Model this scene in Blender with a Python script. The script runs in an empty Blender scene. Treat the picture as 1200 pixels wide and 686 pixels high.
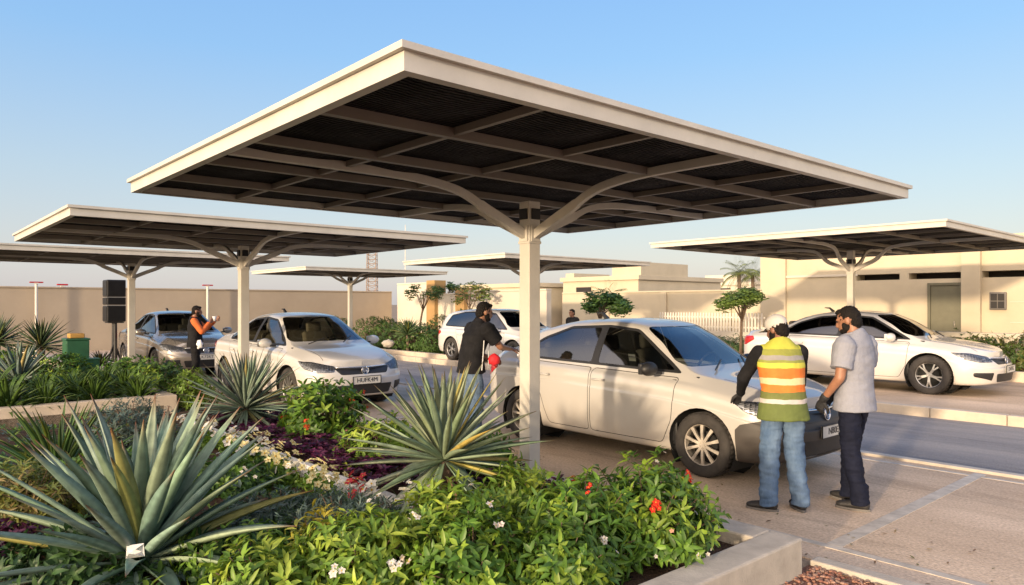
import bpy, bmesh, math, random
import numpy as np
from mathutils import Vector, Matrix, noise

rnd = random.Random(11)
PI = math.pi
SC = bpy.context.scene
COL = SC.collection
F, HZ, CAMH = 840.0, 357.0, 1.72
U = Vector((.6606, -.7507, 0)); V = Vector((.7507, .6606, 0))
HEAD = math.atan2(-.7507, .6606)          # local x -> U (nose direction of the parked cars), local y -> V


def ab(a, b, z=0.0):
    return U * a + V * b + Vector((0, 0, z))


def gp(px, py, h=0.0):
    d = (CAMH - h) * F / (py - HZ)
    return Vector(((px - 600) / F * d, d, h))


def at(px, d, z=0.0):
    return Vector(((px - 600) / F * d, d, z))


# ------------------------------------------------------------------ objects
def tag(o, label=None, cat=None, group=None, kind=None):
    if label: o['label'] = label
    if cat: o['category'] = cat
    if group: o['group'] = group
    if kind: o['kind'] = kind
    return o


def empty(name, loc=(0, 0, 0), rz=0.0, label=None, cat=None, group=None, scale=1.0):
    o = bpy.data.objects.new(name, None)
    COL.objects.link(o)
    o.empty_display_size = .1
    o.location = loc
    o.rotation_euler = (0, 0, rz)
    o.scale = (scale, scale, scale)
    return tag(o, label, cat, group)


def link(name, me, parent=None, loc=(0, 0, 0), rot=(0, 0, 0)):
    o = bpy.data.objects.new(name, me)
    COL.objects.link(o)
    o.location = loc
    o.rotation_euler = rot
    if parent: o.parent = parent
    return o


def copy_tree(o, parent=None):
    c = o.copy()
    COL.objects.link(c)
    if parent:
        c.parent = parent
    for ch in list(o.children):
        copy_tree(ch, c)
    return c


# ------------------------------------------------------------------ materials
def nt(m):
    m.use_nodes = True
    t = m.node_tree
    for n in list(t.nodes): t.nodes.remove(n)
    out = t.nodes.new('ShaderNodeOutputMaterial')
    return t, out


def mat(name, col, rough=.6, metal=0.0, var=.12, scale=6.0, bump=0.0, bscale=60.0, spec=.5, coat=0.0, detail=6, col2=None, stretch=None):
    m = bpy.data.materials.new(name)
    t, out = nt(m)
    L = t.links.new
    p = t.nodes.new('ShaderNodeBsdfPrincipled')
    p.inputs['Roughness'].default_value = rough
    p.inputs['Metallic'].default_value = metal
    p.inputs['Specular IOR Level'].default_value = spec
    p.inputs['Coat Weight'].default_value = coat
    p.inputs['Coat Roughness'].default_value = .06
    L(p.outputs[0], out.inputs[0])
    tc = t.nodes.new('ShaderNodeTexCoord')
    src = tc.outputs['Object']
    if stretch:
        mp = t.nodes.new('ShaderNodeMapping')
        mp.inputs['Scale'].default_value = stretch
        L(src, mp.inputs[0]); src = mp.outputs[0]
    n = t.nodes.new('ShaderNodeTexNoise')
    n.inputs['Scale'].default_value = scale
    n.inputs['Detail'].default_value = detail
    n.inputs['Roughness'].default_value = .62
    L(src, n.inputs['Vector'])
    r = t.nodes.new('ShaderNodeValToRGB')
    c = Vector(col)
    lo = c * (1 - var); hi = c * (1 + var)
    if col2: hi = Vector(col2)
    r.color_ramp.elements[0].position = .32
    r.color_ramp.elements[1].position = .68
    r.color_ramp.elements[0].color = (*lo, 1)
    r.color_ramp.elements[1].color = (*[min(1, x) for x in hi], 1)
    L(n.outputs['Fac'], r.inputs[0])
    L(r.outputs[0], p.inputs['Base Color'])
    if bump:
        b = t.nodes.new('ShaderNodeTexNoise')
        b.inputs['Scale'].default_value = bscale
        b.inputs['Detail'].default_value = 5
        L(src, b.inputs['Vector'])
        bp = t.nodes.new('ShaderNodeBump')
        bp.inputs['Strength'].default_value = bump
        bp.inputs['Distance'].default_value = .02
        L(b.outputs['Fac'], bp.inputs['Height'])
        L(bp.outputs[0], p.inputs['Normal'])
    return m


def leaf_mat(name, rough=.45, transl=.22, nscale=25, var=.25):
    """colour of each leaf from its own attribute, with mottling"""
    m = bpy.data.materials.new(name)
    t, out = nt(m); L = t.links.new
    at_ = t.nodes.new('ShaderNodeAttribute'); at_.attribute_name = 'Col'
    tc = t.nodes.new('ShaderNodeTexCoord')
    n = t.nodes.new('ShaderNodeTexNoise'); n.inputs['Scale'].default_value = nscale; n.inputs['Detail'].default_value = 4
    L(tc.outputs['Object'], n.inputs['Vector'])
    mr = t.nodes.new('ShaderNodeMapRange')
    mr.inputs[1].default_value = .3; mr.inputs[2].default_value = .7
    mr.inputs[3].default_value = 1 - var; mr.inputs[4].default_value = 1 + var
    L(n.outputs['Fac'], mr.inputs[0])
    mx = t.nodes.new('ShaderNodeVectorMath'); mx.operation = 'SCALE'
    L(at_.outputs['Color'], mx.inputs[0]); L(mr.outputs[0], mx.inputs['Scale'])
    p = t.nodes.new('ShaderNodeBsdfPrincipled'); p.inputs['Roughness'].default_value = rough
    p.inputs['Specular IOR Level'].default_value = .35
    L(mx.outputs[0], p.inputs['Base Color'])
    tr = t.nodes.new('ShaderNodeBsdfTranslucent'); L(mx.outputs[0], tr.inputs[0])
    ms = t.nodes.new('ShaderNodeMixShader'); ms.inputs[0].default_value = transl
    L(p.outputs[0], ms.inputs[1]); L(tr.outputs[0], ms.inputs[2]); L(ms.outputs[0], out.inputs[0])
    return m


def glass_mat(name, tint=(.55, .6, .6), rough=.02):
    m = bpy.data.materials.new(name)
    t, out = nt(m); L = t.links.new
    tr = t.nodes.new('ShaderNodeBsdfTransparent'); tr.inputs[0].default_value = (*tint, 1)
    g = t.nodes.new('ShaderNodeBsdfGlossy'); g.inputs['Roughness'].default_value = rough
    g.inputs[0].default_value = (1, 1, 1, 1)
    fr = t.nodes.new('ShaderNodeFresnel'); fr.inputs[0].default_value = 1.55
    tc = t.nodes.new('ShaderNodeTexCoord')
    n = t.nodes.new('ShaderNodeTexNoise'); n.inputs['Scale'].default_value = 5
    L(tc.outputs['Object'], n.inputs['Vector'])
    mr = t.nodes.new('ShaderNodeMapRange'); mr.inputs[3].default_value = .02; mr.inputs[4].default_value = .07
    L(n.outputs['Fac'], mr.inputs[0])
    L(mr.outputs[0], g.inputs['Roughness'])
    ms = t.nodes.new('ShaderNodeMixShader')
    ad = t.nodes.new('ShaderNodeMath'); ad.operation = 'ADD'; ad.inputs[1].default_value = .07
    L(fr.outputs[0], ad.inputs[0]); L(ad.outputs[0], ms.inputs[0])
    L(tr.outputs[0], ms.inputs[1]); L(g.outputs[0], ms.inputs[2]); L(ms.outputs[0], out.inputs[0])
    return m


def ramp_z_mat(name, stops, rough=.7, axis=2, bump=.25, bscale=45):
    """hard colour bands along an object axis (a banded garment)"""
    m = bpy.data.materials.new(name)
    t, out = nt(m); L = t.links.new
    tc = t.nodes.new('ShaderNodeTexCoord'); sp = t.nodes.new('ShaderNodeSeparateXYZ')
    L(tc.outputs['Object'], sp.inputs[0])
    r = t.nodes.new('ShaderNodeValToRGB'); r.color_ramp.interpolation = 'CONSTANT'
    el = r.color_ramp.elements
    dv = t.nodes.new('ShaderNodeMath'); dv.operation = 'MULTIPLY'; dv.inputs[1].default_value = .5
    n0 = t.nodes.new('ShaderNodeTexNoise'); n0.inputs['Scale'].default_value = 9
    L(tc.outputs['Object'], n0.inputs['Vector'])
    wob = t.nodes.new('ShaderNodeMath'); wob.operation = 'MULTIPLY_ADD'; wob.inputs[1].default_value = .022; 
    L(n0.outputs['Fac'], wob.inputs[0]); L(sp.outputs[axis], wob.inputs[2])
    L(wob.outputs[0], dv.inputs[0]); L(dv.outputs[0], r.inputs[0])
    for i, (z, c) in enumerate(stops):
        e = el[i] if i < 2 else el.new(z * .5)
        e.position = z * .5; e.color = (*c, 1)
    p = t.nodes.new('ShaderNodeBsdfPrincipled'); p.inputs['Roughness'].default_value = rough
    n = t.nodes.new('ShaderNodeTexNoise'); n.inputs['Scale'].default_value = 14; n.inputs['Detail'].default_value = 6
    L(tc.outputs['Object'], n.inputs['Vector'])
    mr = t.nodes.new('ShaderNodeMapRange'); mr.inputs[3].default_value = .72; mr.inputs[4].default_value = 1.2
    L(n.outputs['Fac'], mr.inputs[0])
    mx = t.nodes.new('ShaderNodeVectorMath'); mx.operation = 'SCALE'
    L(r.outputs[0], mx.inputs[0]); L(mr.outputs[0], mx.inputs['Scale'])
    L(mx.outputs[0], p.inputs['Base Color'])
    b = t.nodes.new('ShaderNodeTexNoise'); b.inputs['Scale'].default_value = bscale
    L(tc.outputs['Object'], b.inputs['Vector'])
    bp = t.nodes.new('ShaderNodeBump'); bp.inputs['Strength'].default_value = bump; bp.inputs['Distance'].default_value = .01
    L(b.outputs['Fac'], bp.inputs['Height']); L(bp.outputs[0], p.inputs['Normal'])
    L(p.outputs[0], out.inputs[0])
    return m


M = {}
M['cream'] = mat('cream_powder_coat', (.52, .49, .43), .45, var=.10, scale=2.2, bump=.06)
M['cream_shaded'] = mat('rafter_cream_shaded', (.19, .165, .135), .5, var=.08, scale=3)  # the canopy cream darkened, shade under the roof put into its colour
M['bolt'] = mat('dark_bolted_steel', (.02, .02, .022), .5, .6)
M['black'] = mat('black_plastic', (.018, .018, .019), .5, bump=.05)
M['rubber'] = mat('dusty_rubber', (.035, .031, .028), .85, var=.35, scale=9, bump=.15)
M['dark'] = mat('dark_underbody', (.012, .012, .012), .9)
M['chrome'] = mat('chrome', (.75, .76, .78), .12, 1.0, var=.03)
M['reflector'] = mat('lamp_reflector', (.30, .31, .33), .3, .5, var=.25, scale=30)
M['rim'] = mat('alloy_rim', (.52, .51, .49), .32, .85, var=.12)
M['rimdirty'] = mat('dusty_alloy_rim', (.50, .45, .38), .5, .45, var=.25, scale=10)
M['glass'] = glass_mat('window_glass', (.50, .54, .52))
M['glass_dark'] = glass_mat('tinted_window_glass', (.06, .065, .07))
M['glass_blue'] = glass_mat('blue_tinted_glass', (.05, .13, .30))
M['edgestone'] = mat('white_edge_stone', (.72, .71, .68), .8, var=.12, scale=9, bump=.2)
M['lens'] = glass_mat('lamp_lens', (.85, .87, .9))
M['redlens'] = mat('red_tail_lens', (.40, .015, .012), .15, coat=.5)
M['amber'] = mat('amber_lens', (.6, .2, .02), .2, coat=.5)
M['seat'] = mat('car_seat_cloth', (.10, .085, .07), .9, scale=20)
M['seat_beige'] = mat('beige_seat_cloth', (.34, .27, .19), .9, scale=20)
M['plate'] = mat('plate_white', (.55, .54, .5), .4)
M['ink'] = mat('plate_ink', (.03, .03, .035), .5)


# ------------------------------------------------------------------ mesh builder
class MB:
    def __init__(self):
        self.v = []; self.f = []; self.c = []; self.m = []

    def add(self, vs, fs, col=None, mi=0):
        o = len(self.v)
        self.v.extend([tuple(x) for x in vs])
        for f in fs:
            self.f.append(tuple(i + o for i in f)); self.c.append(col); self.m.append(mi)

    def box(self, c, s, rz=0.0, mi=0, col=None, rot=None):
        x, y, z = s[0] / 2, s[1] / 2, s[2] / 2
        pts = [Vector(p) for p in [(-x, -y, -z), (x, -y, -z), (x, y, -z), (-x, y, -z), (-x, -y, z), (x, -y, z), (x, y, z), (-x, y, z)]]
        R = rot if rot is not None else Matrix.Rotation(rz, 3, 'Z')
        pts = [R @ p + Vector(c) for p in pts]
        self.add(pts, [(0, 3, 2, 1), (4, 5, 6, 7), (0, 1, 5, 4), (1, 2, 6, 5), (2, 3, 7, 6), (3, 0, 4, 7)], col, mi)

    def bb(self, x0, x1, y0, y1, z0, z1, mi=0, col=None):
        self.box(((x0 + x1) / 2, (y0 + y1) / 2, (z0 + z1) / 2), (x1 - x0, y1 - y0, z1 - z0), 0, mi, col)

    def tube(self, path, rad, n=10, caps=True, mi=0, col=None, squash=None, side=None):
        path = [Vector(p) for p in path]
        if not isinstance(rad, list): rad = [rad] * len(path)
        rings = []
        ref = Vector(side) if side is not None else None
        for i, p in enumerate(path):
            if i == 0: t = path[1] - p
            elif i == len(path) - 1: t = p - path[-2]
            else: t = path[i + 1] - path[i - 1]
            t.normalize()
            if ref is None or abs(ref.normalized().dot(t)) > .99:
                ref = Vector((0, 0, 1)) if abs(t.z) < .9 else Vector((1, 0, 0))
            s = (ref - t * ref.dot(t)).normalized(); w = t.cross(s)
            ref = s if side is None else Vector(side)
            r = rad[i]
            rs, rw = r if isinstance(r, (tuple, list)) else (r, r)
            rings.append([p + s * (rs * math.cos(2 * PI * k / n)) + w * (rw * math.sin(2 * PI * k / n)) for k in range(n)])
        vs = [q for r in rings for q in r]; fs = []
        for i in range(len(rings) - 1):
            for k in range(n):
                a = i * n + k; b = i * n + (k + 1) % n
                fs.append((a, b, b + n, a + n))
        if caps:
            fs.append(tuple(range(n - 1, -1, -1)))
            fs.append(tuple(range((len(rings) - 1) * n, len(rings) * n)))
        self.add(vs, fs, col, mi)

    def bar(self, path, w, h, up=(0, 0, 1), mi=0, col=None):
        """rectangular section swept along a path"""
        path = [Vector(p) for p in path]; up = Vector(up); rings = []
        for i, p in enumerate(path):
            if i == 0: t = path[1] - p
            elif i == len(path) - 1: t = p - path[-2]
            else: t = path[i + 1] - path[i - 1]
            t.normalize(); s = t.cross(up).normalized(); n = s.cross(t)
            ww = w[i] if isinstance(w, list) else w; hh = h[i] if isinstance(h, list) else h
            rings.append([p + s * ww / 2 * a + n * hh / 2 * b for a, b in ((-1, -1), (1, -1), (1, 1), (-1, 1))])
        vs = [q for r in rings for q in r]; fs = []
        for i in range(len(rings) - 1):
            for k in range(4):
                a = i * 4 + k; b = i * 4 + (k + 1) % 4
                fs.append((a, b, b + 4, a + 4))
        fs.append((3, 2, 1, 0)); e = (len(rings) - 1) * 4; fs.append((e, e + 1, e + 2, e + 3))
        self.add(vs, fs, col, mi)

    def lathe(self, prof, n=28, axis='z', c=(0, 0, 0), mi=0, col=None):
        vs = []; fs = []
        for (r, z) in prof:
            for k in range(n):
                a = 2 * PI * k / n
                q = (r * math.cos(a), r * math.sin(a), z)
                if axis == 'y': q = (q[0], q[2], q[1])
                if axis == 'x': q = (q[2], q[0], q[1])
                vs.append(Vector(q) + Vector(c))
        for i in range(len(prof) - 1):
            for k in range(n):
                a = i * n + k; b = i * n + (k + 1) % n
                fs.append((a, b, b + n, a + n))
        self.add(vs, fs, col, mi)

    def ell(self, c, r, n=14, m=9, mi=0, col=None, rot=None, jit=0.0, seed=0):
        vs = []; fs = []
        for i in range(m + 1):
            th = PI * i / m
            for k in range(n):
                a = 2 * PI * k / n
                d = Vector((math.sin(th) * math.cos(a), math.sin(th) * math.sin(a), math.cos(th)))
                j = 1 + jit * noise.noise(d * 2.3 + Vector((seed * 3.1, seed, 0))) if jit else 1
                p = Vector((d.x * r[0] * j, d.y * r[1] * j, d.z * r[2] * j))
                if rot is not None: p = rot @ p
                vs.append(p + Vector(c))
        for i in range(m):
            for k in range(n):
                a = i * n + k; b = i * n + (k + 1) % n
                fs.append((a, a + n, b + n, b))
        self.add(vs, fs, col, mi)

    def mesh(self, name, mats, smooth=False, merge=False):
        me = bpy.data.meshes.new(name)
        me.from_pydata(self.v, [], self.f)
        ms = mats if isinstance(mats, (list, tuple)) else [mats]
        for m in ms: me.materials.append(m)
        if len(ms) > 1:
            me.polygons.foreach_set('material_index', self.m)
        if any(c is not None for c in self.c):
            at_ = me.color_attributes.new('Col', 'FLOAT_COLOR', 'CORNER')
            arr = []
            for p, c in zip(me.polygons, self.c):
                c = c or (.5, .5, .5)
                if isinstance(c[0], (tuple, list, Vector)):
                    for q in c: arr.extend((q[0], q[1], q[2], 1.0))
                else:
                    arr.extend((c[0], c[1], c[2], 1.0) * p.loop_total)
            at_.data.foreach_set('color', arr)
        if smooth:
            me.polygons.foreach_set('use_smooth', [True] * len(me.polygons))
        if merge:
            bm = bmesh.new(); bm.from_mesh(me)
            bmesh.ops.remove_doubles(bm, verts=bm.verts, dist=1e-5)
            bmesh.ops.recalc_face_normals(bm, faces=bm.faces)
            bm.to_mesh(me); bm.free()
        me.update()
        return me

    def build(self, name, mats, parent=None, smooth=False, bevel=0.0, loc=(0, 0, 0), rot=(0, 0, 0), merge=False, seg=2):
        o = link(name, self.mesh(name, mats, smooth, merge), parent, loc, rot)
        if bevel:
            b = o.modifiers.new('bevel', 'BEVEL'); b.width = bevel; b.segments = seg; b.limit_method = 'ANGLE'; b.angle_limit = .6
        return o


def text_mesh(body, size, m, depth=.002):
    cu = bpy.data.curves.new('lettering', 'FONT')
    cu.body = body; cu.size = size; cu.align_x = 'CENTER'; cu.align_y = 'CENTER'; cu.extrude = depth
    o = bpy.data.objects.new('lettering_tmp', cu); COL.objects.link(o)
    dg = bpy.context.evaluated_depsgraph_get(); dg.update()
    me = bpy.data.meshes.new_from_object(o.evaluated_get(dg))
    bpy.data.objects.remove(o)
    me.materials.clear(); me.materials.append(m)
    return me

# ================================================================== CARS
def pch(pts):
    xs = np.array([p[0] for p in pts], float); ys = np.array([p[1] for p in pts], float)
    h = np.diff(xs); d = np.diff(ys) / h
    m = np.zeros(len(xs)); m[0] = d[0]; m[-1] = d[-1]
    for i in range(1, len(xs) - 1):
        if d[i - 1] * d[i] > 0:
            w1 = 2 * h[i] + h[i - 1]; w2 = h[i] + 2 * h[i - 1]
            m[i] = (w1 + w2) / (w1 / d[i - 1] + w2 / d[i])

    def f(x):
        x = min(max(x, xs[0]), xs[-1])
        i = min(int(np.searchsorted(xs, x, side='right')) - 1, len(h) - 1); i = max(i, 0)
        t = (x - xs[i]) / h[i]
        return float((2 * t**3 - 3 * t**2 + 1) * ys[i] + (t**3 - 2 * t**2 + t) * h[i] * m[i]
                     + (-2 * t**3 + 3 * t**2) * ys[i + 1] + (t**3 - t**2) * h[i] * m[i + 1])
    return f


def chaikin(P, it=2):
    for _ in range(it):
        Q = [P[0]]
        for a, b in zip(P[:-1], P[1:]):
            Q.append(a * .75 + b * .25); Q.append(a * .25 + b * .75)
        Q.append(P[-1]); P = Q
    return P


SEDAN = dict(
    zb=[(-2.3, .34), (-1.95, .25), (-1.0, .20), (1.0, .19), (1.95, .20), (2.3, .23)],
    zs=[(-2.3, .90), (-2.05, .955), (-1.3, .965), (0, .93), (.9, .895), (1.5, .83), (1.95, .745), (2.25, .665)],
    zt=[(-2.3, .93), (-2.12, 1.035), (-1.75, 1.075), (-1.52, 1.10), (-.92, 1.37), (-.5, 1.455), (-.05, 1.475), (.30, 1.44), (.55, 1.335),
        (1.12, 1.005), (1.22, .972), (1.6, .915), (1.95, .83), (2.25, .70)],
    kf=[(-2.3, .8), (-1.6, .84), (-1.3, .76), (-.9, .68), (-.2, .67), (.35, .68), (.8, .76), (1.15, .87), (1.35, .84), (2.25, .80)],
    ze=[(-2.3, .02), (-1.6, .025), (-.9, .07), (0, .06), (.5, .06), (1.1, .03), (1.3, .02), (2.25, .02)],
    w=[(-1.6, .835), (-1.0, .86), (0, .868), (1.0, .862), (1.55, .84)],
    dlo=[(1.03, .955), (.33, 1.365), (-.1, 1.405), (-.62, 1.365), (-1.0, 1.245), (-1.30, 1.06), (-1.24, 1.0)],
    ws=[(-.66, 1.02), (.66, 1.02), (.50, 1.40), (-.50, 1.40)], rw=[(.60, 1.13), (-.60, 1.13), (-.47, 1.37), (.47, 1.37)],
    xr0=-1.62, lr=.64, xf0=1.55, lf=.70, wx=(-1.33, 1.32))

SUV = dict(SEDAN)
SUV.update(
    zt=[(-2.3, .95), (-2.18, 1.12), (-1.95, 1.40), (-1.55, 1.55), (-.5, 1.62), (-.05, 1.62), (.30, 1.58), (.60, 1.44),
        (1.14, 1.06), (1.24, 1.03), (1.6, .98), (1.95, .90), (2.25, .76)],
    kf=[(-2.3, .8), (-1.9, .72), (-.9, .68), (-.2, .68), (.35, .69), (.8, .76), (1.15, .87), (1.35, .84), (2.25, .80)],
    zs=[(-2.3, .95), (-2.05, .99), (-1.3, 1.0), (0, .98), (.9, .95), (1.5, .88), (1.95, .80), (2.25, .72)],
    ze=[(-2.3, .03), (-1.6, .06), (-.9, .07), (0, .06), (.5, .06), (1.1, .03), (1.3, .02), (2.25, .02)],
    dlo=[(1.03, 1.01), (.36, 1.49), (-.1, 1.54), (-1.0, 1.52), (-1.6, 1.42), (-1.75, 1.10), (-1.7, 1.06)],
    ws=[(-.66, 1.09), (.66, 1.09), (.50, 1.53), (-.50, 1.53)], rw=[(.58, 1.12), (-.58, 1.12), (-.50, 1.42), (.50, 1.42)])


def car_shell(p):
    zb, zs, zt, kf, ze, w = (pch(p[k]) for k in ('zb', 'zs', 'zt', 'kf', 'ze', 'w'))
    out = []
    ex = .62
    for i in range(20):
        th = PI / 2 * (1 - i / 20)
        out.append((p['xr0'] - p['lr'] * math.sin(th) ** ex, w(p['xr0']) * max(0, math.cos(th)) ** ex))
    out[0] = (p['xr0'] - p['lr'], 0)
    n = 76
    for i in range(n + 1):
        x = p['xr0'] + (p['xf0'] - p['xr0']) * i / n
        out.append((x, w(x)))
    ex = .72
    for i in range(1, 23):
        th = PI / 2 * i / 22
        out.append((p['xf0'] + p['lf'] * math.sin(th) ** ex, w(p['xf0']) * max(0, math.cos(th)) ** ex))
    out[-1] = (p['xf0'] + p['lf'], 0)
    rings = []
    for i, (x, y) in enumerate(out):
        a = out[max(0, i - 1)]; b = out[min(len(out) - 1, i + 1)]
        t = Vector((b[0] - a[0], b[1] - a[1])).normalized(); nx, ny = -t.y, t.x
        if i == 0: nx, ny = -1, 0
        if i == len(out) - 1: nx, ny = 1, 0
        B, S_ = zb(x), zs(x)
        nose = max(0, (x - 1.7) / .5) * .035
        side = [(.14, B), (.045, B + .01), (.02 + nose * .2, B + .10), (.0, .42), (0, .52), (.0 + nose * .25, S_ - .215), (.001 + nose * .28, S_ - .195), (.011 + nose * .3, S_ - .18), (.012 + nose, S_ - .09), (.035 + nose * 1.6, S_ - .03), (.085 + nose * 1.8, S_ + .004)]
        P = [np.array((x - d * nx, max(0.0, y - d * ny), z)) for d, z in side]
        sx, sy = P[-1][0], P[-1][1]
        T, k, e = zt(sx), kf(sx), ze(sx)
        g = min(1, max(0, (T - S_ - .06) / .35))
        bow = (.13 * max(0, math.tanh((sx - .1) * 2.2)) - .10 * max(0, math.tanh((-.5 - sx) * 2.2))) * g
        E = np.array((sx, k * sy, T - e)); S = P[-1]
        Mi = (S + E) / 2 + np.array((0, .022 * g, 0))
        deck = [S * .8 + Mi * .2, Mi, Mi * .2 + E * .8, E, np.array((sx, .86 * k * sy, T - e * .42)), np.array((sx, .5 * k * sy, T - e * .10)), np.array((sx, 0, T))]
        for q in deck:
            q[0] += bow * (1 - (q[1] / sy) ** 2 if sy > 1e-4 else 1) * .8
        rings.append(chaikin(P + deck, 2))
    n, m = len(rings), len(rings[0])
    bm = bmesh.new()
    for s in (1, -1):
        vs = [[bm.verts.new((q[0], s * q[1], q[2])) for q in r] for r in rings]
        for i in range(n - 1):
            for j in range(m - 1):
                q = (vs[i][j], vs[i + 1][j], vs[i + 1][j + 1], vs[i][j + 1])
                try: bm.faces.new(q if s < 0 else q[::-1])
                except ValueError: pass
    bmesh.ops.remove_doubles(bm, verts=bm.verts, dist=1e-4)
    bmesh.ops.dissolve_degenerate(bm, edges=bm.edges, dist=1e-5)
    bmesh.ops.recalc_face_normals(bm, faces=bm.faces)
    bm.normal_update()
    top = max(bm.faces, key=lambda f: f.calc_center_median().z)
    if top.normal.z < 0:
        bmesh.ops.reverse_faces(bm, faces=bm.faces)
    for f in bm.faces: f.smooth = True
    bm.normal_update()
    return bm


AX = {'L': (Vector((1, 0, 0)), Vector((0, 0, 1)), Vector((0, 1, 0))), 'R': (Vector((1, 0, 0)), Vector((0, 0, 1)), Vector((0, -1, 0))),
      'F': (Vector((0, 1, 0)), Vector((0, 0, 1)), Vector((1, 0, 0))), 'B': (Vector((0, 1, 0)), Vector((0, 0, 1)), Vector((-1, 0, 0))),
      'T': (Vector((1, 0, 0)), Vector((0, 1, 0)), Vector((0, 0, 1)))}


def cut(bm, poly, ax, flt=None, nmin=.15, faces=None):
    """faces of the shell inside a convex outline seen along an axis; edges are cut exactly on the outline"""
    ex, ey, n = AX[ax] if isinstance(ax, str) else ax
    ar = sum(poly[i][0] * poly[(i + 1) % len(poly)][1] - poly[(i + 1) % len(poly)][0] * poly[i][1] for i in range(len(poly)))
    if ar < 0: poly = poly[::-1]
    x0 = min(p[0] for p in poly); x1 = max(p[0] for p in poly); y0 = min(p[1] for p in poly); y1 = max(p[1] for p in poly)
    S = []
    for f in (faces if faces is not None else bm.faces):
        if not f.is_valid or f.normal.dot(n) < nmin: continue
        c = f.calc_center_median()
        if flt and not flt(c): continue
        us = [v.co.dot(ex) for v in f.verts]; ws = [v.co.dot(ey) for v in f.verts]
        if max(us) < x0 or min(us) > x1 or max(ws) < y0 or min(ws) > y1: continue
        S.append(f)
    for i in range(len(poly)):
        p, q = poly[i], poly[(i + 1) % len(poly)]
        co = ex * p[0] + ey * p[1]
        no = (ex * -(q[1] - p[1]) + ey * (q[0] - p[0])).normalized()
        if not S: break
        es = set(); vs = set()
        for f in S:
            es.update(f.edges); vs.update(f.verts)
        r = bmesh.ops.bisect_plane(bm, geom=S + list(es) + list(vs), dist=1e-6, plane_co=co, plane_no=no)
        S = [f for f in r['geom'] if isinstance(f, bmesh.types.BMFace) and (f.calc_center_median() - co).dot(no) > 0]
    return S


def shrink(poly, d):
    """convex outline moved inward by d"""
    ar = sum(poly[i][0] * poly[(i + 1) % len(poly)][1] - poly[(i + 1) % len(poly)][0] * poly[i][1] for i in range(len(poly)))
    if ar < 0: poly = poly[::-1]
    n = len(poly); L = []
    for i in range(n):
        p = Vector(poly[i]); q = Vector(poly[(i + 1) % n]); t = (q - p).normalized()
        L.append((p + Vector((-t.y, t.x)) * d, t))
    out = []
    for i in range(n):
        p, t = L[i - 1]; q, s = L[i]
        cr = t.x * s.y - t.y * s.x
        if abs(cr) < 1e-6: out.append((q.x, q.y)); continue
        k = ((q.x - p.x) * s.y - (q.y - p.y) * s.x) / cr
        r = p + t * k; out.append((r.x, r.y))
    return out


def rounded(poly, r, n=3):
    out = []; N = len(poly)
    for i in range(N):
        a, b, c = Vector(poly[i - 1]), Vector(poly[i]), Vector(poly[(i + 1) % N])
        d1 = min(r, (a - b).length * .45); d2 = min(r, (c - b).length * .45)
        p = b + (a - b).normalized() * d1; q = b + (c - b).normalized() * d2
        for k in range(n + 1):
            t = k / n
            s = p * (1 - t) ** 2 + b * 2 * t * (1 - t) + q * t * t
            out.append((s.x, s.y))
    return out


def take(bm, faces, name, m, parent, push=0.0, walls=0.0, mats=None):
    """lift faces off the shell into a part of their own"""
    nb = bmesh.new(); mp = {}
    for f in faces:
        vs = []
        for v in f.verts:
            if v not in mp: mp[v] = nb.verts.new(v.co)
            vs.append(mp[v])
        try:
            g = nb.faces.new(vs); g.smooth = True
        except ValueError: pass
    nb.normal_update()
    bmesh.ops.delete(bm, geom=[f for f in faces if f.is_valid], context='FACES')
    if walls:
        r = bmesh.ops.extrude_face_region(nb, geom=nb.faces[:])
        vs = [e for e in r['geom'] if isinstance(e, bmesh.types.BMVert)]
        nv = {v: v.normal.copy() for v in vs}
        av = sum((v.normal for v in vs), Vector()).normalized()
        for v in vs: v.co -= av * walls
        for f in nb.faces: f.smooth = True
        nb.normal_update()
    elif push:
        nv = {v: v.normal.copy() for v in nb.verts}
        for v in nb.verts: v.co -= nv[v] * push
    me = bpy.data.meshes.new(name); nb.to_mesh(me); nb.free()
    me.materials.append(m)
    return link(name, me, parent)


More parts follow.
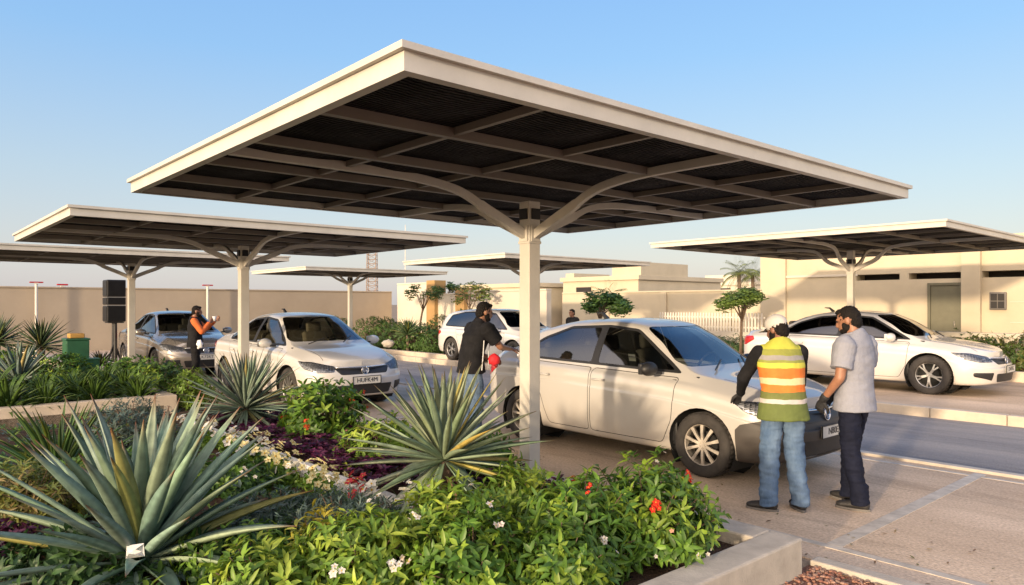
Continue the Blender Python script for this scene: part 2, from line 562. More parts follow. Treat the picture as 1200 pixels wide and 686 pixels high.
def wheel_meshes(r, style, rim_m):
    t = MB(); w = .205
    t.lathe([(r * .64, -w * .46), (r * .72, -w * .50), (r * .90, -w * .50), (r * .97, -w * .44), (r, -w * .34), (r, w * .34), (r * .97, w * .44), (r * .90, w * .50), (r * .72, w * .50), (r * .64, w * .44), (r * .62, w * .2)], 40, 'y')
    for k in range(40):                      # tread blocks
        a = 2 * PI * k / 40
        t.box((math.cos(a) * (r + .001), 0, math.sin(a) * (r + .001)), (.006, w * .66, r * .11), rot=Matrix.Rotation(-a, 3, 'Y'))
    tyre = t.mesh('tyre', M['rubber'], True)
    q = MB(); R0 = r * .66
    q.lathe([(R0 * .90, .02), (R0 * .93, .075), (R0 * 1.0, .088), (R0 * 1.02, .078), (R0 * .98, .05), (R0 * .96, -.08)], 44, 'y')
    q.lathe([(0, .078), (R0 * .17, .078), (R0 * .22, .066), (R0 * .24, .03)], 24, 'y')
    ns = {'ten': 10, 'five': 5, 'multi': 12}[style]
    for k in range(ns):
        a = 2 * PI * k / ns + .2
        offs = [0] if style != 'five' else [-.17, .17]
        for o in offs:
            p0 = Vector((math.cos(a) * R0 * .18, .064, math.sin(a) * R0 * .18))
            p1 = Vector((math.cos(a + o * .5) * R0 * .55, .072, math.sin(a + o * .5) * R0 * .55))
            p2 = Vector((math.cos(a + o) * R0 * .94, .066, math.sin(a + o) * R0 * .94))
            wd = {'ten': [.030, .026, .036], 'five': [.034, .022, .024], 'multi': [.022, .02, .028]}[style]
            q.bar([p0, p1, p2], wd, .022, up=(0, 1, 0))
    for k in range(5):
        a = 2 * PI * k / 5
        q.lathe([(0, .083), (.008, .083), (.009, .07)], 8, 'y', (math.cos(a) * R0 * .13, 0, math.sin(a) * R0 * .13))
    rim = q.mesh('rim', rim_m, False)
    h = MB(); h.lathe([(0, .005), (R0 * .62, .005), (R0 * .62, -.02), (0, -.02)], 26, 'y'); h.lathe([(R0 * .95, -.06), (0, -.06)], 26, 'y')
    hub = h.mesh('wheel', M['dark'], False)
    return hub, tyre, rim


def paint(name, col, dust=None, metal=0.0, rough=.24, coat=.9):
    """car paint with a coat and road dust low on the body"""
    m = bpy.data.materials.new(name); t, out = nt(m); L = t.links.new
    tc = t.nodes.new('ShaderNodeTexCoord')
    n = t.nodes.new('ShaderNodeTexNoise'); n.inputs['Scale'].default_value = 3.5; n.inputs['Detail'].default_value = 8; n.inputs['Roughness'].default_value = .7
    L(tc.outputs['Object'], n.inputs['Vector'])
    sp = t.nodes.new('ShaderNodeSeparateXYZ'); L(tc.outputs['Object'], sp.inputs[0])
    ml = t.nodes.new('ShaderNodeMapRange'); ml.inputs[1].default_value = .15; ml.inputs[2].default_value = .75; ml.inputs[3].default_value = 1; ml.inputs[4].default_value = .12
    L(sp.outputs[2], ml.inputs[0])
    mu = t.nodes.new('ShaderNodeMath'); mu.operation = 'MULTIPLY'; L(n.outputs['Fac'], mu.inputs[0]); L(ml.outputs[0], mu.inputs[1])
    mx = t.nodes.new('ShaderNodeMix'); mx.data_type = 'RGBA'
    mx.inputs[6].default_value = (*col, 1); mx.inputs[7].default_value = (*(dust or (.42, .33, .23)), 1)
    L(mu.outputs[0], mx.inputs[0])
    p = t.nodes.new('ShaderNodeBsdfPrincipled')
    L(mx.outputs[2], p.inputs['Base Color'])
    p.inputs['Metallic'].default_value = metal; p.inputs['Roughness'].default_value = rough
    p.inputs['Coat Weight'].default_value = coat; p.inputs['Coat Roughness'].default_value = .03
    mr = t.nodes.new('ShaderNodeMapRange'); mr.inputs[3].default_value = rough; mr.inputs[4].default_value = .65
    L(mu.outputs[0], mr.inputs[0]); L(mr.outputs[0], p.inputs['Roughness'])
    L(p.outputs[0], out.inputs[0])
    return m


def make_car(name, label, cat, loc, rz, P, paint_m, bumper_m=None, style='ten', rim_m=None, mirror_m=None, zscale=1.0, plate='', grille='bars',
             glass=None, group='cars parked in the lot', seat_m=None, r=.32, scale=1.0):
    root = empty(name, loc, rz, label, cat, group, scale)
    bm = car_shell(P)
    if zscale != 1.0:
        for v in bm.verts: v.co.z *= zscale
        bm.normal_update()
    zsx = zscale
    Z = lambda poly: [(a, b * zsx) for a, b in poly]
    glass = glass or M['glass']; bumper_m = bumper_m or paint_m
    # wheel arches: holes through the sides
    wells = MB(); lips = MB()
    for xw in P['wx']:
        for s, ax in ((1, 'L'), (-1, 'R')):
            R_ = r + .05
            circ = [(xw + R_ * math.cos(2 * PI * k / 30), r + R_ * math.sin(2 * PI * k / 30)) for k in range(30)]
            fs = cut(bm, circ, ax, lambda c: abs(c.y) > .45 and c.z < .95, nmin=-.6)
            bmesh.ops.delete(bm, geom=fs, context='FACES')
            pr = [(R_ + .012, .30), (R_ + .012, .80)]
            n = 30
            for k in range(n):
                a0, a1 = 2 * PI * k / n, 2 * PI * (k + 1) / n
                if r + R_ * math.sin((a0 + a1) / 2) < .12: continue
                q = []
                for a_, yy in ((a0, .36), (a1, .36), (a1, .83), (a0, .83)):
                    q.append((xw + (R_ + .004) * math.cos(a_), s * yy, r + (R_ + .004) * math.sin(a_)))
                wells.add(q, [(0, 1, 2, 3)])
            wells.lathe([(0, 0), (R_, 0)], 24, 'y', (xw, s * .36, r))
            wells.build('wheel_well', M['dark'], root); wells = MB()
    # side glass with its black surround, then the doors
    for s, ax in ((1, 'L'), (-1, 'R')):
        dlo = rounded(Z(P['dlo']), .05)
        fl = lambda c, s=s: c.y * s > .3 and c.z > .85
        fs = cut(bm, dlo, ax, fl, nmin=.1)
        zlo = min(q[1] for q in dlo) - .02; zhi = max(q[1] for q in dlo) + .02
        xb = -.17
        inner = shrink(Z(P['dlo']), .028)
        def clip(poly, x, keep_hi):
            o = []
            for i in range(len(poly)):
                p, q = poly[i], poly[(i + 1) % len(poly)]
                pi = (p[0] > x) == keep_hi; qi = (q[0] > x) == keep_hi
                if pi: o.append(p)
                if pi != qi:
                    t = (x - p[0]) / (q[0] - p[0]); o.append((x, p[1] + t * (q[1] - p[1])))
            return o
        w1 = rounded(clip(inner, xb + .05, True), .04); w2 = rounded(clip(inner, xb - .05, False), .04)
        cuts = []
        a1 = cut(bm, w1, ax, fl, nmin=.05)
        pane = take(bm, a1, 'side_window', glass, root, push=.006)
        a2 = cut(bm, w2, ax, fl, nmin=.05)
        pane2 = take(bm, a2, 'side_window', glass, root, push=.006)
        rest = cut(bm, dlo, ax, fl, nmin=.05)
        take(bm, rest, 'window_trim', M['black'], root, push=.002)
        for nm, poly in (('front_door', [(1.02, .92), (-.145, .95), (-.145, .27), (.86, .27), (.98, .5)]),
                         ('rear_door', [(-.17, .95), (-1.12, .975), (-1.0, .66), (-.83, .27), (-.17, .27)])):
            poly = rounded(Z(poly), .05)
            fd = lambda c, s=s: c.y * s > .5
            g = cut(bm, poly, ax, fd, nmin=.2)
            d = cut(bm, shrink(poly, .007), ax, fd, nmin=.2, faces=g)
            door = take(bm, d, nm, paint_m, root)
            ring = [f for f in cut(bm, poly, ax, fd, nmin=.2)]
            take(bm, ring, 'door_gap', M['dark'], door, push=.012)
            hx = poly and (-.02 if nm == 'front_door' else -.90)
            h = MB()
            zz = .83 * zsx
            yy = s * .872
            h.tube([(hx - .09, yy - s * .012, zz), (hx - .07, yy + s * .012, zz), (hx + .07, yy + s * .012, zz), (hx + .09, yy - s * .012, zz)], (.013, .010), 8)
            h.build('handle', paint_m, door, True)
    # windscreen and rear window
    ws = rounded(Z(P['ws']), .06)
    f1 = cut(bm, ws, 'F', lambda c: 0.1 < c.x < 1.4 and c.z > .9, nmin=.12)
    big = take(bm, f1, 'windscreen', glass, root, push=.004)
    rw = rounded(Z(P['rw']), .05)
    f2 = cut(bm, rw, 'B', lambda c: c.x < -.5 and c.z > 1.0, nmin=.12)
    take(bm, f2, 'rear_window', M['glass_dark'], root, push=.004)
    # lamps: recessed housings under clear lenses
    for s in (1, -1):
        ex = Vector((-.6 * s, .8 * s, 0)) if False else Vector((-.62, .785 * s, 0)); n = Vector((.785, .62 * s, 0))
        axs = (ex, Vector((0, 0, 1)), n)
        c0 = Vector((1.98, .62 * s, 0)).dot(ex)
        poly = rounded(Z([(c0 - .22, .605), (c0 + .02, .598), (c0 + .26, .655), (c0 + .37, .765), (c0 + .12, .755), (c0 - .20, .69)]), .025)
        fs = cut(bm, poly, axs, lambda c, s=s: c.x > 1.2 and c.y * s > .2 and c.z > .4, nmin=.1)
        nb = [[v.co.copy() for v in f.verts] for f in fs]
        house = take(bm, fs, 'headlight', M['reflector'], root, walls=.055)
        lens = MB()
        for q in nb: lens.add(q, [tuple(range(len(q)))])
        lens.build('lens', M['lens'], house, True, merge=True)
        lm = MB()
        for k, (dx, rr) in enumerate(((-.10, .042), (.05, .036), (.18, .03))):
            ctr = Vector((1.98, .62 * s, 0)) + ex * dx - n * (.03 + .035 * (k > 0) + .02 * (k > 1)) + Vector((0, 0, (.643 + .02 * k) * zsx))
            lm.ell(ctr, (rr, rr, rr * .8), 12, 8)
        lm.build('bulb', M['chrome'], house, True)
        ex2 = Vector((.62, .785 * s, 0)); n2 = Vector((-.785, .62 * s, 0))
        c1 = Vector((-2.05, .66 * s, 0)).dot(ex2)
        poly = rounded(Z([(c1 - .22, .74), (c1 + .10, .74), (c1 + .27, .86), (c1 + .22, .93), (c1 - .20, .92)]), .03)
        fs = cut(bm, poly, (ex2, Vector((0, 0, 1)), n2), lambda c, s=s: c.x < -1.2 and c.y * s > .2, nmin=.1)
        take(bm, fs, 'tail_light', M['redlens'], root, push=-.006)
        # fog lamp pocket
        yc = .63 * s
        poly = rounded(Z([(yc - .10, .29), (yc + .13, .36), (yc + .14, .43), (yc - .10, .43)] if s > 0 else [(yc - .13, .36), (yc + .10, .29), (yc + .10, .43), (yc - .14, .43)]), .02)
        fs = cut(bm, poly, 'F', lambda c: c.x > 1.5, nmin=.1)
        fg = take(bm, fs, 'fog_lamp_pocket', M['black'], root, walls=.05)
        l2 = MB(); l2.ell((2.02 if True else 0, yc, .385 * zsx), (.03, .045, .036), 12, 8); l2.build('fog_lamp', M['rim'], fg, True)
    # grille, intake
    gp_ = rounded(Z([(-.47, .665), (-.38, .560), (.38, .560), (.47, .665)]), .03)
    fs = cut(bm, gp_, 'F', lambda c: c.x > 1.6, nmin=.1)
    gr = take(bm, fs, 'grille', M['black'], root, walls=.04)
    xs = P['xf0'] + P['lf']
    b = MB()
    for z in (.60, .63):
        pth = [(xs - .075 - .10 * (k / 6) ** 2, k / 6 * .37, z * zsx) for k in range(-6, 7)]
        b.bar(pth, .012, .008)
    b.build('grille_slat', M['bolt'], gr, True); b = MB()
    pth = [(xs - .066 - .12 * (k / 6) ** 2, k / 6 * .44, .667 * zsx) for k in range(-6, 7)]
    b.bar(pth, .02, .014)
    b.build('grille_bar', M['chrome'], gr, True)
    e = MB(); ex_ = xs - .046
    e.tube([(ex_, .058 * math.cos(a), .617 * zsx + .058 * math.sin(a)) for a in [2 * PI * k / 24 for k in range(25)]], .007, 6)
    e.tube([(ex_, -.042, .65 * zsx), (ex_, -.014, .575 * zsx), (ex_, 0, .62 * zsx), (ex_, .014, .575 * zsx), (ex_, .042, .65 * zsx)], .005, 6)
    e.lathe([(0, ex_ - .012), (.055, ex_ - .012)], 20, 'x', (0, 0, .617 * zsx), mi=0)
    e.build('emblem', M['chrome'], gr, True)
    ip = rounded(Z([(-.47, .41), (-.42, .262), (.42, .262), (.47, .41)]), .03)
    fs = cut(bm, ip, 'F', lambda c: c.x > 1.6, nmin=.1)
    it = take(bm, fs, 'air_intake', M['black'], root, walls=.05)
    b = MB()
    for z in (.315, .355):
        b.bar([(xs - .045 - .10 * (k / 6) ** 2, k / 6 * .40, z * zsx) for k in range(-6, 7)], .01, .01)
    b.build('intake_slat', M['black'], it)
    # front bumper panel, its seam open
    bp = Z([(1.705, .0), (2.5, .0), (2.5, .60), (1.95, .60), (1.75, .55), (1.70, .50)])
    for s, ax in ((1, 'L'), (-1, 'R')):
        pass
    fs = [f for f in bm.faces if f.calc_center_median().x > 1.60]
    axs = (Vector((1, 0, 0)), Vector((0, 0, 1)), Vector((1, 0, 0)))
    fs = cut(bm, bp, axs, None, nmin=-2, faces=fs)
    take(bm, fs, 'front_bumper', bumper_m, root, push=-.003)
    # bonnet seam
    for s, ax in ((1, 'T'),):
        for (y0, y1) in ((.60, .607), (-.607, -.60)):
            fs = cut(bm, [(1.44, y0), (1.95, y0 * .93), (1.95, y1 * .93), (1.44, y1)], 'T', lambda c: c.z > .6 and c.x > 1.2, nmin=.3)
            if fs: take(bm, fs, 'bonnet_seam', M['dark'], root, push=.008)
    bm.normal_update()
    me = bpy.data.meshes.new('body'); bm.to_mesh(me); bm.free(); me.materials.append(paint_m)
    link('body', me, root)
    # plate on a bracket
    pl = MB(); px = xs + .004
    pl.box((px + .004, 0, .475 * zsx), (.018, .46, .115)); po = pl.build('number_plate', M['plate'], root, bevel=.004)
    fr = MB()
    for z in (-.058, .058): fr.box((px + .01, 0, .475 * zsx + z), (.014, .475, .008))
    for y in (-.235, .235): fr.box((px + .01, y, .475 * zsx), (.014, .008, .112))
    fr.build('plate_frame', M['black'], po)
    if plate:
        tm = text_mesh(plate, .092, M['ink'])
        link('plate_text', tm, po, (px + .0145, 0, .475 * zsx), (PI / 2, 0, PI / 2))
    # mirrors, wipers
    for s in (1, -1):
        mr = MB(); c = Vector((.78, s * .965, 1.0 * zsx))
        mr.ell(c, (.075, .115, .075), 16, 10); mr.box(c + Vector((-.045, 0, 0)), (.05, .19, .115))
        mm = mr.build('side_mirror', mirror_m or paint_m, root, True, bevel=.01)
        ms = MB(); ms.bar([(.80, s * .80, .955 * zsx), (.80, s * .90, .965 * zsx)], .05, .03); ms.build('mirror_arm', M['black'], mm)
        wp = MB(); wp.bar([(1.24, s * .10 + .05, 1.0 * zsx), (1.02, s * .1 + .30, 1.085 * zsx)] if s > 0 else [(1.24, -.45, .99 * zsx), (1.08, -.10, 1.065 * zsx)], .014, .012)
        wp.build('wiper', M['black'], root)
    an = MB(); zr = max(q[1] for q in P['zt']) * zsx
    an.bar([(-.62, 0, zr - .03), (-.70, 0, zr + .045), (-.80, 0, zr + .05)], [.05, .03, .014], [.05, .03, .012], up=(0, 1, 0)); an.build('roof_antenna', M['black'], root, bevel=.004)
    # under the shell: floor and cabin
    fl = MB(); fl.bb(-1.9, 1.9, -.62, .62, .21, .26); fl.bb(-1.0, 1.0, -.76, .76, .21, .26); fl.bb(1.5, 1.75, -.6, .6, .26, .6); fl.build('underbody', M['dark'], root)
    sm = seat_m or M['seat']
    for s in (1, -1):
        st = MB(); st.box((.12, s * .36, .50 * zsx), (.52, .48, .16)); st.box((-.18, s * .36, .82 * zsx), (.16, .46, .62), rot=Matrix.Rotation(-.22, 3, 'Y'))
        so = st.build('seat', sm, root, True, bevel=.05, seg=3)
        hr = MB(); hr.box((-.27, s * .36, 1.20 * zsx), (.09, .27, .19), rot=Matrix.Rotation(-.15, 3, 'Y')); hr.build('headrest', sm, so, True, bevel=.04, seg=3)
    st = MB(); st.box((-.75, 0, .50 * zsx), (.5, 1.3, .18)); st.box((-1.08, 0, .84 * zsx), (.18, 1.3, .6), rot=Matrix.Rotation(-.4, 3, 'Y'))
    so = st.build('rear_bench', sm, root, True, bevel=.05, seg=3)
    for y in (-.38, .38):
        hr = MB(); hr.box((-1.22, y, 1.17 * zsx), (.1, .28, .16), rot=Matrix.Rotation(-.3, 3, 'Y')); hr.build('headrest', sm, so, True, bevel=.04, seg=3)
    ds = MB(); ds.box((.98, 0, .86 * zsx), (.48, 1.42, .16)); ds.bb(-1.9, -1.2, -.66, .66, .95 * zsx, 1.0 * zsx); ds.bb(-1.3, 1.2, -.78, .78, .27, .30)
    for s in (1, -1): ds.bb(-1.3, 1.0, s * .77 - .015, s * .77 + .015, .3, .90 * zsx)
    ds.build('dashboard', M['black'], root, bevel=.03)
    sw = MB(); ctr = Vector((.60, .36, .95 * zsx)); ex1 = Vector((0, 1, 0)); ey1 = Vector((.42, 0, .9)).normalized()
    sw.tube([ctr + ex1 * (.18 * math.cos(2 * PI * k / 24)) + ey1 * (.18 * math.sin(2 * PI * k / 24)) for k in range(25)], .014, 7)
    sw.bar([ctr - ex1 * .17, ctr + ex1 * .17], .05, .02); sw.build('steering_wheel', M['seat_beige'] if seat_m else M['black'], root, True)
    # wheels
    hub, tyre, rim = wheel_meshes(r, style, rim_m or M['rim'])
    for xw in P['wx']:
        for s in (1, -1):
            h = link('wheel', hub, root, (xw, s * .735, r), (0, .4 * xw, 0 if s > 0 else PI))
            link('tyre', tyre, h); link('rim', rim, h)
    return root

# ================================================================== CANOPIES
def cloth_mat():
    m = bpy.data.materials.new('dark_shade_netting'); t, out = nt(m); L = t.links.new
    tc = t.nodes.new('ShaderNodeTexCoord')
    n = t.nodes.new('ShaderNodeTexNoise'); n.inputs['Scale'].default_value = 2.2; n.inputs['Detail'].default_value = 7
    L(tc.outputs['Object'], n.inputs['Vector'])
    w = t.nodes.new('ShaderNodeTexWave'); w.inputs['Scale'].default_value = 9; w.inputs['Distortion'].default_value = 3.5; w.inputs['Detail'].default_value = 2; w.inputs['Detail Scale'].default_value = 1.2
    L(tc.outputs['Object'], w.inputs['Vector'])
    r = t.nodes.new('ShaderNodeValToRGB')
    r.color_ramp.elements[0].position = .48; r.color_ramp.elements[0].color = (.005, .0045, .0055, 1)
    r.color_ramp.elements[1].position = .82; r.color_ramp.elements[1].color = (.085, .078, .082, 1)  # pale ripples: light caught on the weave, painted into the colour
    mu = t.nodes.new('ShaderNodeMath'); mu.operation = 'MULTIPLY_ADD'; mu.inputs[1].default_value = .35
    L(w.outputs['Fac'], mu.inputs[0]); L(n.outputs['Fac'], mu.inputs[2])
    sb = t.nodes.new('ShaderNodeMath'); sb.operation = 'SUBTRACT'; sb.inputs[1].default_value = .12
    L(mu.outputs[0], sb.inputs[0]); L(sb.outputs[0], r.inputs[0])
    p = t.nodes.new('ShaderNodeBsdfPrincipled'); p.inputs['Roughness'].default_value = .8; p.inputs['Specular IOR Level'].default_value = .08
    L(r.outputs[0], p.inputs['Base Color'])
    bp = t.nodes.new('ShaderNodeBump'); bp.inputs['Strength'].default_value = 1.0; bp.inputs['Distance'].default_value = .05
    L(w.outputs['Fac'], bp.inputs['Height']); L(bp.outputs[0], p.inputs['Normal'])
    L(p.outputs[0], out.inputs[0])
    return m


M['cloth'] = cloth_mat()
M['roof'] = mat('canopy_top_sheet', (.5, .46, .4), .5)


def canopy(loc, label, Lu=4.55, Lv=5.7, Ht=2.85, zj=2.36, pw=.138, seed=0):
    root = empty('shade_canopy', loc, HEAD, label, 'canopy', 'square cantilever canopies over the parking bays')
    hu, hv = Lu / 2, Lv / 2
    zu = Ht - .11
    p = MB(); s = pw / 2
    p.bb(-s, s, -s, s, 0, zu - .06)
    po = p.build('post', M['cream'], root, bevel=.006)
    q = MB(); q.bb(-.16, .16, -.16, .16, .002, .022)
    q.build('base_plate', M['cream'], po, bevel=.004)
    for sx in (-1, 1):
        for sy in (-1, 1):
            q = MB(); q.lathe([(0, .05), (.014, .05), (.014, .02)], 6, 'z', (sx * .12, sy * .12, 0)); q.build('anchor_bolt', M['bolt'], po)
    for sx in (-1, 1):
        q = MB(); q.box((sx * (s + .012), 0, zj + .20), (.02, .10, .10)); q.build('bolt_plate', M['bolt'], po, bevel=.004)
        q = MB(); q.box((0, sx * (s + .012), zj + .20), (.10, .02, .10)); q.build('bolt_plate', M['bolt'], po, bevel=.004)
    q = MB(); q.bb(-s - .008, s + .008, -s - .008, s + .008, zj - .075, zj - .05); q.build('collar', M['cream'], po, bevel=.003)
    # fascia: one mitred section swept round the square
    prof = [(0, -.11), (0, -.02), (.028, -.02), (.028, .012), (-.045, .012), (-.045, -.098), (-.06, -.11)]
    m = MB(); vs = []; n = len(prof)
    for cx, cy in ((-1, -1), (1, -1), (1, 1), (-1, 1)):
        for d, z in prof: vs.append((cx * (hu + d), cy * (hv + d), Ht + z))
    fs = []
    for k in range(4):
        for j in range(n):
            a = k * n + j; b = k * n + (j + 1) % n; k2 = (k + 1) % 4
            fs.append((a, k2 * n + j, k2 * n + (j + 1) % n, b))
    m.add(vs, fs); m.build('fascia', M['cream'], root, merge=True)
    # rafters and purlins, each its own member
    for t in (.2, .4, .6, .8):
        r = MB(); x = -hu + Lu * t; r.bb(x - .026, x + .026, -hv + .05, hv - .05, zu + .005, zu + .065); r.build('rafter', M['cream_shaded'], root)
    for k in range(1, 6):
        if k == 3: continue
        r = MB(); y = -hv + Lv * k / 6; r.bb(-hu + .05, hu - .05, y - .018, y + .018, zu + .022, zu + .068); r.build('purlin', M['cream_shaded'], root)
    # shade netting sagging between the members
    nu, nv = 50, 60; m = MB(); vs = []
    for i in range(nu + 1):
        for j in range(nv + 1):
            x = -hu + .05 + (Lu - .1) * i / nu; y = -hv + .05 + (Lv - .1) * j / nv
            fu = abs(math.sin(PI * (x + hu) / Lu * 5)); fv = abs(math.sin(PI * (y + hv) / Lv * 6))
            sag = .035 * fu * fv + .012 * noise.noise((x * 3.1, y * 3.1, seed))
            vs.append((x, y, zu + .072 - sag * .7))
    fs = [(i * (nv + 1) + j, i * (nv + 1) + j + 1, (i + 1) * (nv + 1) + j + 1, (i + 1) * (nv + 1) + j) for i in range(nu) for j in range(nv)]
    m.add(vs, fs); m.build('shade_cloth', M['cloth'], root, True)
    m = MB(); m.bb(-hu + .046, hu - .046, -hv + .046, hv - .046, Ht - .022, Ht - .006); m.build('roof_sheet', M['roof'], root)
    # four arms: curved brackets that flatten into the mid beams
    for k in range(4):
        d = Vector(((1, 0, 0), (0, 1, 0), (-1, 0, 0), (0, -1, 0))[k]); E = hu if k % 2 == 0 else hv
        pts = [(s - .02, zj), (.30, zj + .115), (.55, zj + .215), (.78, zu - .05), (1.02, zu - .004), (1.3, zu + .022), (1.7, zu + .030), (E - .066, zu + .032)]
        sm = []
        P = [np.array(a) for a in pts]
        for a in chaikin(P, 3): sm.append(d * a[0] + Vector((0, 0, a[1])))
        q = MB(); q.bar(sm, .052, [.082] * 22 + [.066] * (len(sm) - 22))
        q.build('arm', M['cream'], root, False, bevel=.006)
        g = MB()
        c = d * (s + .01)
        g.box(c + Vector((0, 0, zj + .02)), (.012 if k % 2 == 0 else .11, .11 if k % 2 == 0 else .012, .15))
        g.build('gusset', M['cream'], root)
    return root


# ================================================================== PEOPLE
M['skin'] = mat('tanned_skin', (.30, .145, .085), .5, var=.12, scale=25)
M['skin2'] = mat('brown_skin', (.22, .105, .065), .5, var=.12, scale=25)
M['hair'] = mat('black_hair', (.010, .008, .007), .75, spec=.2, var=.4, scale=60, bump=.4, bscale=120)
M['denim'] = mat('faded_blue_denim', (.045, .095, .19), .85, col2=(.13, .20, .30), scale=7, bump=.3, bscale=80, stretch=(1, 1, .45))
M['denim2'] = mat('blue_denim', (.06, .11, .20), .85, col2=(.13, .19, .28), scale=7, bump=.3, bscale=80, stretch=(1, 1, .45))
M['navy'] = mat('navy_trousers', (.008, .010, .022), .8, spec=.15, var=.25, scale=8, bump=.3)
M['blackcloth'] = mat('black_cloth', (.014, .014, .016), .85, spec=.15, var=.3, scale=10, bump=.3)
M['greyshirt'] = mat('pale_grey_shirt', (.25, .26, .305), .85, var=.07, scale=9, bump=.3, bscale=70)
M['orange'] = mat('orange_sleeve', (.62, .14, .03), .8, var=.1, bump=.2)
M['glove'] = mat('black_glove', (.02, .02, .022), .7, bump=.2)
M['greycuff'] = mat('grey_sleeve_end', (.14, .14, .15), .8, bump=.2)
M['capm'] = mat('pale_cap', (.52, .50, .47), .8, var=.08, bump=.2, bscale=90)
M['shoe'] = mat('dark_leather_shoe', (.022, .02, .019), .6, var=.3, bump=.2)
M['sole'] = mat('grey_rubber_sole', (.14, .13, .12), .8)
M['whitepipe'] = mat('white_piping', (.7, .7, .7), .7)
M['redball'] = mat('red_sponge', (.62, .02, .03), .7, bump=.4)
M['eye'] = mat('eye', (.03, .02, .015), .1)
M['whitebag'] = mat('white_cloth', (.75, .75, .76), .8, bump=.3)


def remesh(mb, name, m, parent, vox, smooth=6, wrinkle=0.0, wscale=(9, 9, 5), seed=0):
    me = mb.mesh(name, m)
    o = link(name, me)
    r = o.modifiers.new('r', 'REMESH'); r.mode = 'VOXEL'; r.voxel_size = vox; r.use_smooth_shade = True
    s = o.modifiers.new('s', 'SMOOTH'); s.factor = .5; s.iterations = smooth
    dg = bpy.context.evaluated_depsgraph_get(); dg.update()
    me2 = bpy.data.meshes.new_from_object(o.evaluated_get(dg))
    bpy.data.objects.remove(o); bpy.data.meshes.remove(me)
    if wrinkle:
        n = len(me2.vertices); co = np.zeros(n * 3); no = np.zeros(n * 3)
        me2.vertices.foreach_get('co', co); me2.vertices.foreach_get('normal', no)
        co = co.reshape(-1, 3); no = no.reshape(-1, 3)
        d = np.array([noise.noise((c[0] * wscale[0] + seed, c[1] * wscale[1], c[2] * wscale[2])) + .6 * noise.noise((c[0] * wscale[0] * 1.3 + 5, c[1] * wscale[1] * 1.3 + c[2] * 7, c[2] * wscale[2] * 2.4 + seed)) for c in co])
        co += no * (d * wrinkle)[:, None]
        me2.vertices.foreach_set('co', co.ravel())
    me2.polygons.foreach_set('use_smooth', [True] * len(me2.polygons))
    me2.name = name; me2.materials.clear(); me2.materials.append(m); me2.update()
    return link(name, me2, parent)


def cone(mb, a, b, ra, rb, side=None, n=14):
    """tapered limb with round ends"""
    a = Vector(a); b = Vector(b); d = (b - a)
    if d.length < 1e-6: return
    d.normalize()
    rr = lambda r, k: (r[0] * k, r[1] * k) if isinstance(r, tuple) else r * k
    ea = max(ra) if isinstance(ra, tuple) else ra; eb = max(rb) if isinstance(rb, tuple) else rb
    path = [a - d * ea * .85, a - d * ea * .6, a, a * .5 + b * .5, b, b + d * eb * .6, b + d * eb * .85]
    mid = ((ra[0] + rb[0]) / 2, (ra[1] + rb[1]) / 2) if isinstance(ra, tuple) else (ra + rb) / 2
    mb.tube(path, [rr(ra, .45), rr(ra, .8), ra, mid, rb, rr(rb, .8), rr(rb, .45)], n, True, side=side)


def chain(mb, pts, rs, side=None):
    for i in range(len(pts) - 1): cone(mb, pts[i], pts[i + 1], rs[i], rs[i + 1], side)


def hand(mb, wrist, d, palm_n, curl=.5, s=1, infl=0.0, spread=1.0):
    """palm, four jointed fingers and a side thumb; d along the hand, palm_n out of the palm"""
    d = Vector(d).normalized(); n = Vector(palm_n); n = (n - d * n.dot(d)).normalized(); w = d.cross(n) * s
    wrist = Vector(wrist)
    mb.tube([wrist - d * .02, wrist + d * .01, wrist + d * .05, wrist + d * .088, wrist + d * .096], [(.026 + infl, .02 + infl), (.028 + infl, .019 + infl), (.040 + infl, .016 + infl), (.040 + infl, .013 + infl), (.034, .009)], 12, True, side=w)
    for k, (o, L) in enumerate(((-.030, .066), (-.010, .078), (.010, .074), (.029, .058))):
        p = wrist + d * .082 + w * o; a = curl * .35
        pts = [p]
        for j, q in enumerate((.45, .32, .25)):
            a += curl * (.55, .75, .6)[j]
            dd = d * math.cos(a) + n * math.sin(a) + w * o * 2.2 * spread * (1 - curl * .7)
            p = p + dd.normalized() * L * q; pts.append(p)
        chain(mb, pts, [.0092 + infl, .0088 + infl, .0082 + infl, .0068 + infl])
    p = wrist + d * .022 - w * .028; t1 = (d * .62 - w * .72 + n * .25).normalized(); t2 = (d * .85 - w * .2 + n * .45).normalized()
    chain(mb, [p, p + t1 * .042, p + t1 * .042 + t2 * .032, p + t1 * .042 + t2 * .058], [.014 + infl, .0115 + infl, .0098 + infl, .0075 + infl])


